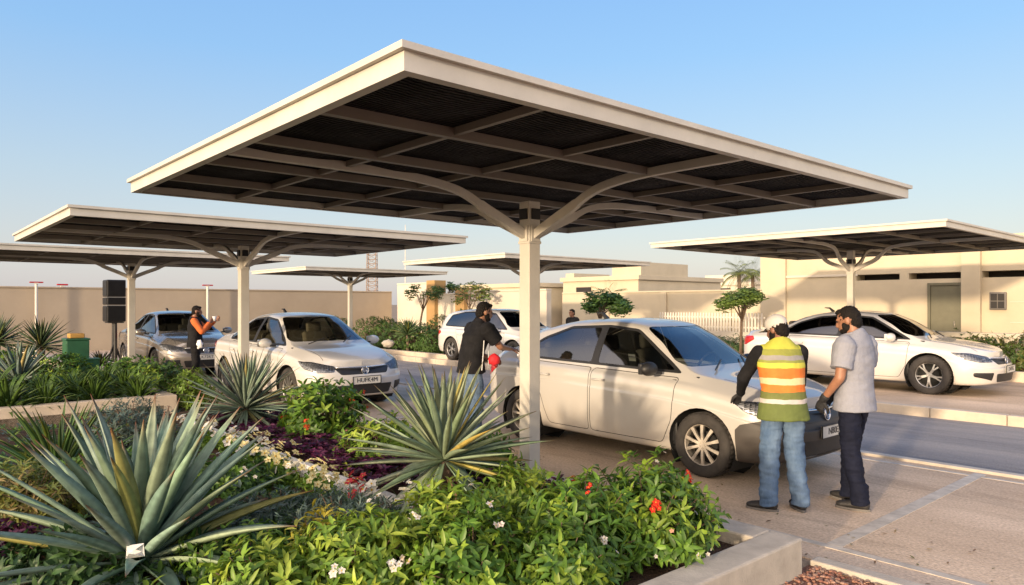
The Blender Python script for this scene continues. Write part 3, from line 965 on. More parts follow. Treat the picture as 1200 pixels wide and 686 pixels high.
def person(label, loc, rz, J, spec, group=None):
    """J: joints in the figure's own frame, +y is the way it faces, +x its right"""
    H = spec.get('H', 1.72)
    root = empty('person', loc, rz, label, 'person', group, H / 1.72)
    D = dict(pel=(0, 0, .95), wai=(0, 0, 1.08), che=(0, .0, 1.27), sho=(0, -.01, 1.40), nec=(0, -.005, 1.475), hea=(0, .025, 1.605), yaw=0, pitch=0,
             sR=(.185, -.01, 1.395), sL=(-.185, -.01, 1.395), eR=(.235, -.03, 1.12), eL=(-.235, -.03, 1.12), wR=(.235, .06, .88), wL=(-.235, .06, .88),
             hR=(0, .1, -1), hL=(0, .1, -1), nR=(-1, 0, 0), nL=(1, 0, 0), cR=.5, cL=.5,
             pR=(.09, 0, .92), pL=(-.09, 0, .92), kR=(.105, .02, .50), kL=(-.105, .02, .50), aR=(.11, -.02, .085), aL=(-.11, -.02, .085), tR=.2, tL=-.2)
    D.update(J); g = {k: Vector(v) if isinstance(v, tuple) else v for k, v in D.items()}
    X = (1, 0, 0)
    sk = spec.get('skin', M['skin'])
    Rh = Matrix.Rotation(g['yaw'], 3, 'Z') @ Matrix.Rotation(g['pitch'], 3, 'X')
    hp = lambda x, y, z: g['hea'] + Rh @ Vector((x, y, z))
    b = MB()
    # torso
    tor = [(g['pel'] - Vector((0, 0, .06)), (.150, .100)), (g['pel'], (.165, .115)), (g['wai'], (.148, .105)), (g['che'], (.168, .118)), (g['sho'], (.165, .085)), (g['sho'] + Vector((0, 0, .045)), (.10, .065)), (g['nec'], (.062, .062))]
    b.tube([t[0] for t in tor], [t[1] for t in tor], 22, True, side=X)
    cone(b, g['nec'] - Vector((0, 0, .03)), hp(0, -.03, -.05), .060, .054)
    # head
    b.ell(hp(0, -.012, .022), (.074, .093, .092), 20, 14, rot=Rh)
    b.ell(hp(0, .022, -.045), (.056, .068, .068), 16, 10, rot=Rh)
    b.ell(hp(0, .056, -.092), (.028, .026, .02), 12, 8, rot=Rh)
    cone(b, hp(0, .082, .018), hp(0, .100, -.026), .009, .014)
    for s in (1, -1):
        b.ell(hp(s * .03, .074, .026), (.022, .014, .009), 8, 6, rot=Rh)
        b.ell(hp(s * .075, -.012, -.008), (.010, .022, .034), 10, 8, rot=Rh)
        b.ell(hp(s * .013, .094, -.03), (.010, .010, .008), 8, 6, rot=Rh)
    b.ell(hp(0, .082, -.058), (.024, .014, .008), 10, 6, rot=Rh); b.ell(hp(0, .080, -.070), (.022, .014, .009), 10, 6, rot=Rh)
    # limbs
    for k, s in (('R', 1), ('L', -1)):
        chain(b, [g['s' + k], g['e' + k]], [.052, .042]); chain(b, [g['e' + k], g['w' + k]], [.042, .027])
        if not spec.get('glove'): hand(b, g['w' + k], g['h' + k], g['n' + k], g['c' + k], s if True else s)
        chain(b, [g['p' + k], g['k' + k], g['a' + k]], [.088, .060, .040])
        f = Vector((math.sin(g['t' + k]), math.cos(g['t' + k]), 0)); an = g['a' + k]
        cone(b, (an.x, an.y, .06), (an.x + f.x * .10, an.y + f.y * .10, .040), .034, .018)
    remesh(b, 'body', sk, root, .0075, 4)
    # eyes
    for s in (1, -1):
        e = MB(); e.ell(hp(s * .030, .0825, .012), (.012, .007, .007), 10, 8, rot=Rh); e.build('eye', M['eye'], root, True)
    # hair, beard
    h = MB()
    if spec.get('hair', True):
        cap = spec.get('cap')
        h.ell(hp(0, -.021, .022 if cap else .032), (.078, .093, .088 if cap else .093), 22, 16, rot=Rh)
        h.ell(hp(0, -.055, -.02), (.068, .056, .075), 18, 12, rot=Rh)
        if not cap: h.ell(hp(0, .034, .088), (.054, .046, .026), 16, 10, rot=Rh)
        remesh(h, 'hair', M['hair'], root, .0065, 1, .009, (75, 75, 60), 3)
    if spec.get('beard'):
        h = MB(); h.ell(hp(0, .034, -.078), (.056, .058, .040), 18, 12, rot=Rh)
        for s in (1, -1): h.ell(hp(s * .052, .018, -.045), (.014, .036, .045), 10, 8, rot=Rh)
        h.ell(hp(0, .088, -.045), (.026, .010, .007), 10, 6, rot=Rh)
        remesh(h, 'beard', M['hair'], root, .006, 2, .003, (80, 80, 80), 5)
    if spec.get('cap'):
        c = MB(); n = 24
        for i in range(9):
            pass
        c.ell(hp(0, -.012, .055), (.088, .105, .085), 24, 16, rot=Rh)
        co = remesh(c, 'cap', spec['cap'], root, .008, 3)
        br = MB(); P = []
        for i in range(5):
            for j in range(13):
                a = -1.15 + 2.3 * j / 12; r = .092 + .075 * i / 4 * math.cos(a * .8)
                P.append(hp(math.sin(a) * r * .92, math.cos(a) * r * 1.0 - .005, .048 - .02 * (i / 4) ** 2 - .012 * abs(a)))
        fs = [(i * 13 + j, i * 13 + j + 1, (i + 1) * 13 + j + 1, (i + 1) * 13 + j) for i in range(4) for j in range(12)]
        br.add(P, fs); bo = br.build('brim', spec['cap'], co, True); so = bo.modifiers.new('thick', 'SOLIDIFY'); so.thickness = .006
        bt = MB(); bt.ell(hp(0, -.012, .141), (.009, .009, .006), 8, 6); bt.build('button', spec['cap'], co, True)
    # trousers
    t = MB()
    lt = spec.get('leg', .018)
    t.tube([g['pel'] - Vector((0, 0, .10)), g['pel'] - Vector((0, 0, .05)), g['pel'], g['pel'] + Vector((0, -.0, .085))], [(.150, .11), (.172, .125), (.176, .128), (.164, .118)], 22, True, side=X)
    for k in 'RL':
        chain(t, [g['p' + k], g['k' + k]], [.096, .066 + lt]); 
        a = g['a' + k]; kn = g['k' + k]
        t.tube([kn + Vector((0, 0, .03)), kn, kn * .5 + a * .5, a + Vector((0, 0, .06)), a + Vector((0, 0, -.035))], [.064 + lt, .064 + lt, .060 + lt, .056 + lt, .060 + lt], 16)
    remesh(t, 'trousers', spec['trousers'], root, .0085, 2, .013, (9, 9, 15), 1)
    # shoes
    for k, s in (('R', 1), ('L', -1)):
        f = Vector((math.sin(g['t' + k]), math.cos(g['t' + k]), 0)); sd = Vector((f.y, -f.x, 0)); an = Vector((g['a' + k].x, g['a' + k].y, 0))
        q = MB()
        q.tube([an - f * .075 + Vector((0, 0, .045)), an - f * .06 + Vector((0, 0, .047)), an + Vector((0, 0, .050)), an + f * .08 + Vector((0, 0, .042)), an + f * .15 + Vector((0, 0, .036)), an + f * .19 + Vector((0, 0, .032))],
               [(.022, .025), (.036, .038), (.044, .042), (.047, .036), (.046, .028), (.022, .016)], 16, True, side=sd)
        cone(q, an + Vector((0, 0, .06)), an + Vector((0, 0, .10)), .045, .042)
        so = remesh(q, 'shoe', spec.get('shoe', M['shoe']), root, .007, 3)
        q = MB(); P = []
        for zz in (.0, .02):
            for k2 in range(20):
                a = 2 * PI * k2 / 20
                P.append(an + f * (.055 + .142 * math.cos(a)) + sd * (.047 * math.sin(a) * (1 + .12 * math.cos(a))) + Vector((0, 0, zz)))
        q.add(P, [tuple(range(19, -1, -1)), tuple(range(20, 40))] + [(i, (i + 1) % 20, 20 + (i + 1) % 20, 20 + i) for i in range(20)])
        q.build('sole', M['sole'], so)
    # top
    def top(name, m, infl, sleeves, hem, lo_extra=.0, wr=.007, seed=0, mats=None):
        t = MB()
        hb = g['pel'] + Vector((0, 0, hem - .95))
        tt = [(hb, (.178 + infl + lo_extra, .128 + infl + lo_extra)), (g['pel'] * .6 + g['wai'] * .4, (.170 + infl, .120 + infl)), (g['wai'], (.160 + infl, .114 + infl)), (g['che'], (.176 + infl, .126 + infl)), (g['sho'], (.176 + infl, .094 + infl)), (g['sho'] + Vector((0, 0, .05)), (.115 + infl, .075 + infl)), (g['nec'] + Vector((0, 0, .012)), (.070 + infl, .070 + infl))]
        t.tube([q[0] for q in tt], [q[1] for q in tt], 24, True, side=X)
        for k in 'RL':
            s_, e_, w_ = g['s' + k], g['e' + k], g['w' + k]
            if sleeves != 'none': t.ell(s_, (.064 + infl,) * 3, 14, 10)
            if sleeves == 'short':
                mid = s_ * .28 + e_ * .72
                t.tube([s_ - (e_ - s_) * .12, s_, s_ * .6 + mid * .4, mid], [.056 + infl, .074 + infl, .068 + infl, .067 + infl], 16)
            elif sleeves == 'none':
                cone(t, s_ * .72 + g['sho'] * .28 + Vector((0, 0, .005)), s_ * .97 + e_ * .03, .052 + infl * .6, .05 + infl * .6)
            else:
                chain(t, [s_, e_], [.062 + infl, .052 + infl])
                t.tube([e_ + (e_ - w_) * .05, e_, e_ * .5 + w_ * .5, w_ * .93 + e_ * .07], [.046 + infl, .052 + infl, .043 + infl, .036 + infl], 14)
        return remesh(t, name, m, root, .0085, 3, wr, (8, 8, 10), seed)
    for (nm, m, infl, sl, hem, lo, wr) in spec['tops']: top(nm, m, infl, sl, hem, lo, wr, len(nm))
    if spec.get('collar'):
        q = MB(); c = g['nec'] + Vector((0, 0, .0))
        q.tube([c + Vector((.078 * math.cos(a), .078 * math.sin(a), .01 - .02 * math.sin(a))) for a in [2 * PI * k / 20 for k in range(21)]], [(.012, .024)] * 21, 8)
        q.build('collar', spec['collar'], root, True)
    if spec.get('glove'):
        for k, s in (('R', 1), ('L', -1)):
            q = MB(); hand(q, g['w' + k], g['h' + k], g['n' + k], g['c' + k], s, .003)
            w_ = g['w' + k]; e_ = g['e' + k]
            cone(q, w_, w_ * .85 + e_ * .15, .033, .038)
            remesh(q, 'glove', M['glove'], root, .006, 2)
    return root, g


# ================================================================== PLANTS
GREY_GREEN = (.135, .205, .155)
M['agave'] = leaf_mat('agave_leaf', .42, .08, 14, .22)
M['leaf'] = leaf_mat('shrub_leaf', .42, .28, 20, .25)
M['flower'] = leaf_mat('flower_petal', .6, .35, 30, .12)
M['stem'] = mat('brown_stem', (.10, .065, .04), .9, var=.3, scale=20, bump=.3)
M['trunk'] = mat('bark', (.13, .09, .06), .9, var=.35, scale=14, bump=.6)


def vcol(c, a): return tuple(max(0, x * (1 + a)) for x in c)


def blade(mb, base, d, L, W, bend, fold=.25, thick=.12, segs=9, col=(.1, .2, .1), tipc=(.12, .07, .03), base_w=.55, edge=None, twist=0.0, peak=.38, r=rnd):
    """one thick lance leaf: concave above, keeled below, margins paler, spine at the tip"""
    d = Vector(d).normalized(); side = d.cross(Vector((0, 0, 1)))
    if side.length < .05: side = Vector((1, 0, 0))
    side.normalize(); p = Vector(base)
    if twist: side = Matrix.Rotation(twist, 3, d) @ side
    rings = []; cols = []
    st = L / segs
    edge = edge or tuple(x * 1.35 for x in col)
    for i in range(segs + 1):
        t = i / segs
        up = side.cross(d).normalized()
        w = W * ((base_w + (1 - base_w) * min(1, t / peak) ** .8) if t < peak else max(.0, 1 - ((t - peak) / (1 - peak)) ** 1.7)) * .5
        w = max(w, W * .018)
        th = W * thick * (1 - t * .85)
        rings.append([p - side * w + up * w * fold * 2, p - side * w * .45 + up * w * fold * .5, p + up * 0, p + side * w * .45 + up * w * fold * .5, p + side * w + up * w * fold * 2, p + side * w * .4 - up * th, p - side * w * .4 - up * th])
        cc = Vector(col) * (1 - t * .1) + Vector(edge) * (.0); bl = max(0, (t - .86) / .14)
        if t < .08: cc = cc * .6 + Vector((.42, .44, .32)) * .4
        cc = cc * (1 - bl) + Vector(tipc) * bl
        ee = Vector(edge) * (1 - bl) + Vector(tipc) * bl
        cols.append((cc, ee))
        ax = side
        d = (Matrix.Rotation(-bend / segs * (0.4 + 1.2 * t), 3, ax) @ d).normalized()
        p = p + d * st
    n = 7; vs = [q for r_ in rings for q in r_]; o = len(mb.v)
    mb.v.extend([tuple(q) for q in vs])
    for i in range(segs):
        for k in range(n):
            a = i * n + k; b = i * n + (k + 1) % n
            mb.f.append((o + a, o + a + n, o + b + n, o + b)); mb.m.append(0)
            k2 = (k + 1) % n
            g = lambda kk, ii: cols[ii][1] if kk in (0, 4) else (cols[ii][0] if kk < 4 else cols[ii][0] * .9)
            mb.c.append((tuple(g(k, i)), tuple(g(k, i + 1)), tuple(g(k2, i + 1)), tuple(g(k2, i))))


def rosette(n, L, W, col, rng, el0=-12, el1=84, bend=.25, var=.18, tipc=(.14, .075, .03), fold=.25, jl=.12, segs=9, dead=0, h0=.0, stalk=0.0, thick=.12, peak=.38):
    mb = MB()
    ga = PI * (3 - 5 ** .5)
    for i in range(n):
        t = (i + .5) / n
        el = math.radians(el0 + (el1 - el0) * t ** .85 + rng.uniform(-5, 5)); az = i * ga + rng.uniform(-.2, .2)
        d = Vector((math.cos(az) * math.cos(el), math.sin(az) * math.cos(el), math.sin(el)))
        l = L * (1 - .22 * abs(t - .45)) * rng.uniform(1 - jl, 1 + jl * .6)
        if t > .93: l *= .85
        c = vcol(col, rng.uniform(-var, var)); c = (c[0] * rng.uniform(.9, 1.15), c[1], c[2] * rng.uniform(.85, 1.1))
        if rng.random() < .07: c = (c[0] * 1.7, c[1] * 1.15, c[2] * .55)
        rb = W * .55 * (1 - t * .75)
        base = Vector((math.cos(az) * rb, math.sin(az) * rb, h0 + t * W * 1.1))
        blade(mb, base, d, l, W * rng.uniform(.85, 1.12), bend * rng.uniform(.2, 1.5) * (1 - t * .7), fold * rng.uniform(.7, 1.5), thick, segs, c, tipc, edge=tuple(x * 1.4 for x in c), twist=rng.uniform(-.25, .25), peak=peak, r=rng)
    for i in range(dead):
        az = rng.uniform(0, 2 * PI); d = Vector((math.cos(az), math.sin(az), rng.uniform(-.5, -.1)))
        blade(mb, (math.cos(az) * W * .3, math.sin(az) * W * .3, h0 * .8), d, L * rng.uniform(.45, .7), W * .5, .8, .2, .06, 6, (.25, .17, .09), (.2, .12, .06), edge=(.28, .2, .1))
    return mb


def leaf(mb, p, d, up, L, W, col, droop=.3):
    s = d.cross(up)
    if s.length < .01: s = d.cross(Vector((1, .3, 0)))
    s.normalize(); u = s.cross(d).normalized()
    a = p + d * L * .38 - u * L * droop * .10; b = p + d * L * .74 - u * L * droop * .34; t = p + d * L - u * L * droop * .75
    f = W * .18
    c2 = tuple(x * .82 for x in col)
    mb.add([p, a - s * W * .5 + u * f, a, a + s * W * .5 + u * f, b - s * W * .36 + u * f * .7, b, b + s * W * .36 + u * f * .7, t],
           [(0, 2, 1), (0, 3, 2), (1, 2, 5, 4), (2, 3, 6, 5), (4, 5, 7), (5, 6, 7)], col)


def rdir(rng):
    while True:
        v = Vector((rng.uniform(-1, 1), rng.uniform(-1, 1), rng.uniform(-1, 1)))
        if .05 < v.length < 1: return v.normalized()


def bush(rng, r, n, L, W, cols, per=5, lumps=.28, zc=.5, inner=.25, droop=.35, zmin=.02, up_bias=.35):
    """leaf whorls at the ends of many twigs through an uneven crown; returns leaf mesh, twig mesh and shoot ends"""
    mb = MB(); st = MB(); ends = []
    off = Vector((rng.uniform(0, 50), rng.uniform(0, 50), rng.uniform(0, 50)))
    for i in range(n):
        q = rdir(rng)
        if q.z < -.35: q.z *= .3; q.normalize()
        k = 1 + lumps * noise.noise(q * 2.1 + off) * 1.6 + lumps * .5 * noise.noise(q * 5 + off)
        depth = 1 - inner * rng.random() ** 2 * 2.2
        p = Vector((q.x * r[0], q.y * r[1], q.z * r[2])) * k * max(.2, depth) + Vector((0, 0, r[2] * zc * 1.2))
        if p.z < zmin: p.z = zmin + rng.uniform(0, .06)
        d = (q + Vector((0, 0, up_bias)) + rdir(rng) * .45).normalized()
        base = rng.choice(cols); base = vcol(base, rng.uniform(-.22, .22))
        if i % 5 == 0:
            st.tube([Vector((p.x * .15, p.y * .15, 0)), p * .55 + Vector((0, 0, .02)), p], [.007, .005, .003], 5)
        ends.append((p, d, depth))
        a0 = rng.uniform(0, 6.28)
        e1 = d.cross(Vector((.3, .2, 1)))
        if e1.length < .05: e1 = Vector((1, 0, 0))
        e1.normalize(); e2 = d.cross(e1)
        for j in range(per):
            a = a0 + j * 2 * PI / per + rng.uniform(-.3, .3)
            o = e1 * math.cos(a) + e2 * math.sin(a)
            ld = (d * rng.uniform(.25, .9) + o).normalized()
            leaf(mb, p - d * .012 * j, ld, d, L * rng.uniform(.7, 1.25), W * rng.uniform(.8, 1.2), vcol(base, rng.uniform(-.12, .12)), droop * rng.uniform(.3, 1.6))
    return mb, st, ends


def flower(mb, p, d, r, col, rng, n=5, eye=(.7, .5, .08)):
    d = Vector(d).normalized(); e1 = d.cross(Vector((.2, .3, 1)))
    if e1.length < .05: e1 = Vector((1, 0, 0))
    e1.normalize(); e2 = d.cross(e1)
    for k in range(n):
        a = 2 * PI * k / n + rng.uniform(-.15, .15)
        o = e1 * math.cos(a) + e2 * math.sin(a); s = d.cross(o)
        c = vcol(col, rng.uniform(-.1, .06))
        mb.add([p, p + o * r * .55 - s * r * .38 + d * r * .2, p + o * r * 1.0 + d * r * .12, p + o * r * .55 + s * r * .38 + d * r * .2], [(0, 1, 2, 3)], c)
    mb.ell(p + d * r * .12, (r * .16,) * 3, 6, 4, col=eye)


def flowers_on(ends, rng, n, clump, r, col, eye=(.7, .5, .08), face=None):
    out = []; pool = [e for e in ends if e[2] > .8 and e[0].z > .1 and (face is None or e[0].x * face[0] + e[0].y * face[1] > -.05)]
    for e in rng.sample(pool, min(n, len(pool))):
        mb = MB(); out.append(mb)
        for k in range(rng.randint(*clump)):
            p = e[0] + e[1] * rng.uniform(.05, .08) + rdir(rng) * r * 1.05
            flower(mb, p, (e[1] + rdir(rng) * .6).normalized(), r * rng.uniform(.8, 1.15), col, rng, eye=eye)
    return out


def plant(name, loc, label, cat, group, leaves, stems=None, flw=None, rz=0.0, s=1.0, m=None, part='foliage', smooth=True):
    o = empty(name, loc, rz, label, cat, group, s)
    leaves.build(part, m or M['leaf'], o, smooth)
    if stems and stems.v: stems.build('stem', M['stem'], o, True)
    for grp in (flw or []):
        for fl in grp:
            if fl.v: fl.build('flower', M['flower'], o)
    return o

# ================================================================== CAMERA, SKY, SUN
cam = bpy.data.cameras.new('camera'); co = link('camera', cam)
co.location = (0, 0, CAMH); co.rotation_euler = (PI / 2, 0, 0)
cam.sensor_width = 36; cam.sensor_fit = 'HORIZONTAL'; cam.lens = 36 * F / 1200; cam.shift_y = 14 / 1200
cam.clip_start = .05; cam.clip_end = 6000
SC.camera = co
SUN_EL = math.radians(7.0)
SUN_DIR = Vector((-.58, -.81, 0)).normalized()        # where the sun stands, behind the camera on the left
W = bpy.data.worlds.new('World'); SC.world = W; W.use_nodes = True
t = W.node_tree
sky = t.nodes.new('ShaderNodeTexSky'); sky.sky_type = 'NISHITA'; sky.sun_disc = False
sky.sun_elevation = SUN_EL; sky.sun_rotation = math.atan2(SUN_DIR.x, SUN_DIR.y)
sky.air_density = 1.2; sky.dust_density = 1.0; sky.ozone_density = 1.5; sky.altitude = 0
bg = t.nodes['Background']; bg.inputs[1].default_value = .15
geo = t.nodes.new('ShaderNodeTexCoord'); sxyz = t.nodes.new('ShaderNodeSeparateXYZ'); t.links.new(geo.outputs['Generated'], sxyz.inputs[0])
rmp = t.nodes.new('ShaderNodeValToRGB'); el_ = rmp.color_ramp.elements           # thin evening haze: pale low down, blue above
el_[0].position = 0.0; el_[0].color = (.50, .50, .55, 1)
el_[1].position = .62; el_[1].color = (.11, .31, .76, 1)
for p_, c_ in ((.06, (.51, .53, .60)), (.16, (.41, .52, .66)), (.32, (.235, .45, .77))):
    e_ = el_.new(p_); e_.color = (*c_, 1)
t.links.new(sxyz.outputs[2], rmp.inputs[0])
hz_ = t.nodes.new('ShaderNodeVectorMath'); hz_.operation = 'SCALE'; hz_.inputs['Scale'].default_value = 3.05
t.links.new(rmp.outputs[0], hz_.inputs[0])
mxs = t.nodes.new('ShaderNodeMix'); mxs.data_type = 'RGBA'; mxs.inputs[0].default_value = .82
t.links.new(sky.outputs[0], mxs.inputs[6]); t.links.new(hz_.outputs[0], mxs.inputs[7])
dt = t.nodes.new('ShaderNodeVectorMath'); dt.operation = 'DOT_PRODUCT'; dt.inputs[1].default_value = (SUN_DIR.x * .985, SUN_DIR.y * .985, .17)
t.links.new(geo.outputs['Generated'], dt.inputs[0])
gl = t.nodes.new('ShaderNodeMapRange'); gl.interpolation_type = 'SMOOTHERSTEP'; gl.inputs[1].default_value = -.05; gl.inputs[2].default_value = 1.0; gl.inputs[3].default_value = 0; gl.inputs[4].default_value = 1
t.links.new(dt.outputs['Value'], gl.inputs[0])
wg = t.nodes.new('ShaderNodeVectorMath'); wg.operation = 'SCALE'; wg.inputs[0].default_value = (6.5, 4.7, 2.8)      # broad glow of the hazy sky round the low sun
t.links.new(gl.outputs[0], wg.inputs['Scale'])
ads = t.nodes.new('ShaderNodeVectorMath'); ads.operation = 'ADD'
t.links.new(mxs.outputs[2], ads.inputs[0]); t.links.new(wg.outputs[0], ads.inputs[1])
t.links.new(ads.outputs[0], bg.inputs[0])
sun = bpy.data.lights.new('sun', 'SUN'); sun.energy = 2.0; sun.angle = math.radians(2.2); sun.color = (1, .77, .52)
so = link('sun', sun)
dv = Vector((SUN_DIR.x * math.cos(SUN_EL), SUN_DIR.y * math.cos(SUN_EL), math.sin(SUN_EL)))
so.rotation_euler = dv.to_track_quat('Z', 'Y').to_euler()
SC.view_settings.view_transform = 'Standard'; SC.view_settings.look = 'None'; SC.view_settings.gamma = 1
SC.view_settings.use_curve_mapping = False; SC.view_settings.exposure = 1.4
SC.cycles.use_denoising = True
SC.cycles.max_bounces = 8; SC.cycles.transparent_max_bounces = 16

# ================================================================== GROUND
def ground_mat(name, c1, c2, big=.35, fine=40, bump=.3, rough=.9, streak=None, stains=False):
    m = bpy.data.materials.new(name); t, out = nt(m); L = t.links.new
    tc = t.nodes.new('ShaderNodeTexCoord')
    src = tc.outputs['Object']
    if streak:
        mp = t.nodes.new('ShaderNodeMapping'); mp.inputs['Scale'].default_value = streak; L(src, mp.inputs[0]); s2 = mp.outputs[0]
    else: s2 = src
    a = t.nodes.new('ShaderNodeTexNoise'); a.inputs['Scale'].default_value = big; a.inputs['Detail'].default_value = 9; a.inputs['Roughness'].default_value = .68; L(s2, a.inputs['Vector'])
    b = t.nodes.new('ShaderNodeTexNoise'); b.inputs['Scale'].default_value = fine; b.inputs['Detail'].default_value = 6; L(src, b.inputs['Vector'])
    v = t.nodes.new('ShaderNodeTexVoronoi'); v.inputs['Scale'].default_value = fine * 1.7; L(src, v.inputs['Vector'])
    r = t.nodes.new('ShaderNodeValToRGB')
    r.color_ramp.elements[0].position = .36; r.color_ramp.elements[0].color = (*c1, 1)
    r.color_ramp.elements[1].position = .66; r.color_ramp.elements[1].color = (*c2, 1)
    L(a.outputs['Fac'], r.inputs[0])
    mr = t.nodes.new('ShaderNodeMapRange'); mr.inputs[1].default_value = .25; mr.inputs[2].default_value = .75; mr.inputs[3].default_value = .72; mr.inputs[4].default_value = 1.25; L(b.outputs['Fac'], mr.inputs[0])
    sc = t.nodes.new('ShaderNodeVectorMath'); sc.operation = 'SCALE'; L(r.outputs[0], sc.inputs[0]); L(mr.outputs[0], sc.inputs['Scale'])
    p = t.nodes.new('ShaderNodeBsdfPrincipled'); p.inputs['Roughness'].default_value = rough; p.inputs['Specular IOR Level'].default_value = .15
    st = t.nodes.new('ShaderNodeTexNoise'); st.inputs['Scale'].default_value = 1.3; st.inputs['Detail'].default_value = 12; st.inputs['Roughness'].default_value = .75; st.inputs['Distortion'].default_value = .6; L(s2, st.inputs['Vector'])
    rs = t.nodes.new('ShaderNodeMapRange'); rs.inputs[1].default_value = .52; rs.inputs[2].default_value = .66; rs.inputs[3].default_value = 1.0; rs.inputs[4].default_value = .74 if stains else 1.0; L(st.outputs['Fac'], rs.inputs[0])
    sc2 = t.nodes.new('ShaderNodeVectorMath'); sc2.operation = 'SCALE'; L(sc.outputs[0], sc2.inputs[0]); L(rs.outputs[0], sc2.inputs['Scale'])
    L(sc2.outputs[0], p.inputs['Base Color'])
    ad = t.nodes.new('ShaderNodeMath'); ad.operation = 'ADD'; L(b.outputs['Fac'], ad.inputs[0]); L(v.outputs['Distance'], ad.inputs[1])
    bp = t.nodes.new('ShaderNodeBump'); bp.inputs['Strength'].default_value = bump; bp.inputs['Distance'].default_value = .012
    L(ad.outputs[0], bp.inputs['Height']); L(bp.outputs[0], p.inputs['Normal']); L(p.outputs[0], out.inputs[0])
    return m


M['sand'] = ground_mat('sandy_ground', (.26, .19, .125), (.38, .29, .20), .2)
M['pave'] = ground_mat('dusty_concrete', (.46, .345, .24), (.68, .53, .385), .5, 45, .28, .9, (.35, 1.4, 1), True)
M['asphalt'] = ground_mat('grey_asphalt', (.23, .222, .22), (.36, .33, .30), .6, 70, .35, .85, (.2, 1.6, 1), True)
M['concrete'] = mat('planter_concrete', (.43, .385, .32), .85, var=.16, scale=5, bump=.25, bscale=70, detail=10)
M['creamcon'] = mat('cream_kerb', (.52, .44, .34), .85, var=.1, scale=5, bump=.2)
M['line'] = mat('worn_line_paint', (.47, .42, .35), .8, var=.25, scale=7, detail=10)
M['soil'] = ground_mat('planting_soil', (.045, .028, .018), (.10, .06, .038), 3, 35, .8)
M['gravel'] = ground_mat('red_gravel', (.16, .075, .05), (.30, .16, .11), 5, 60, .9)
M['wall'] = mat('pale_yellow_render', (.48, .415, .30), .85, var=.07, scale=1.2, bump=.12, bscale=50, detail=10)
M['wallwhite'] = mat('cream_white_render', (.53, .48, .395), .85, var=.06, scale=1.2, bump=.12, bscale=50, detail=10)
M['tan'] = mat('tan_boundary_render', (.38, .31, .225), .9, var=.07, scale=.8, bump=.15, bscale=40, detail=10)
M['brown'] = mat('brown_pillar_render', (.36, .225, .09), .85, var=.08, scale=2, bump=.1)
M['dooro'] = mat('olive_door_paint', (.12, .115, .075), .5, var=.08)
M['void'] = mat('dark_opening', (.015, .013, .012), .7)
M['white'] = mat('white_paint_metal', (.62, .58, .5), .5, var=.06)


def struct(name, mb, m, loc=(0, 0, 0), bevel=0.0):
    o = mb.build(name, m, None, loc=loc, rot=(0, 0, HEAD), bevel=bevel)
    return tag(o, kind='structure')


g = MB(); g.bb(-2500, 2500, -2500, 2500, -.30, -.008); struct('ground', g, M['sand'])
g = MB(); g.bb(-32, 30, 4.72, 8.42, -.05, 0); g.bb(-32, -11.4, 3.5, 4.72, -.05, 0); g.bb(-2.26, 30, 4.0, 4.72, -.05, -.004); struct('parking_pavement', g, M['pave'])
g = MB(); g.bb(-32, 30, 8.54, 12.0, -.05, -.004); struct('road', g, M['asphalt'])
g = MB(); g.bb(-32, 30, 8.42, 8.54, -.05, .03); struct('kerb_strip', g, M['concrete'], bevel=.01)
g = MB(); g.bb(-32, 30, 12.16, 40, -.05, .13); struct('raised_pavement', g, M['pave'])
g = MB()
for k in range(-32, 30, 1): g.bb(k + .004, k + .996, 12.0, 12.16, -.05, .145)
struct('kerb', g, M['creamcon'], bevel=.015)
g = MB()
for a in (-2.32, -7.85, -9.3, -15.6, -17.0, 2.6): g.bb(a - .055, a + .055, 5.1, 8.38, .0, .004)
g.bb(-30, 12, 5.02, 5.095, .0, .004); g.bb(-30, 12, 8.2, 8.26, 0, .0035)
struct('bay_lines', g, M['line'])
# planting beds
g = MB(); g.bb(-11.0, -2.42, -7, 4.18, .0, .15); struct('bed_soil', g, M['soil'])
g = MB(); g.bb(-29, -11.95, -20, 3.3, .0, .15); struct('bed_soil', g, M['soil'])
g = MB(); g.bb(-29.5, -16.9, 12.4, 18, .13, .17); struct('bed_soil', g, M['soil'])
g = MB(); g.bb(-11.95, -11.0, -20, 3.3, -.02, .006); struct('path', g, M['creamcon'])
g = MB(); g.bb(-2.26, 12, -9, 4.60, -.05, .0); struct('gravel', g, M['gravel'])
g = MB()
for k in range(14): g.bb(-2.26 + k + .003, -1.26 + k - .003, 4.60, 4.72, -.05, .035)
struct('gravel_kerb', g, M['concrete'], bevel=.012)
rg = random.Random(5); g = MB()
for i in range(2600):
    a = -2.2 + rg.random() ** 1.5 * 2.6; b = 4.58 - rg.random() ** 1.3 * 1.9; r = rg.uniform(.006, .016)
    c = rg.choice([(.30, .15, .10), (.22, .10, .07), (.36, .22, .16), (.25, .17, .13)])
    g.ell((a, b, r * .4), (r * rg.uniform(.8, 1.4), r * rg.uniform(.8, 1.3), r * .8), 6, 4, col=c)
M['chips'] = leaf_mat('gravel_chip', .9, 0, 60, .3)
o = g.build('gravel_chips', M['chips'], None, rot=(0, 0, HEAD)); tag(o, 'loose reddish gravel chips beside the concrete planter corner', 'gravel', kind='stuff')


def ownbox(name, label, cat, mb, m, bevel=.01, group=None):
    o = mb.build(name, m, None, rot=(0, 0, HEAD), bevel=bevel)
    return tag(o, label, cat, group)


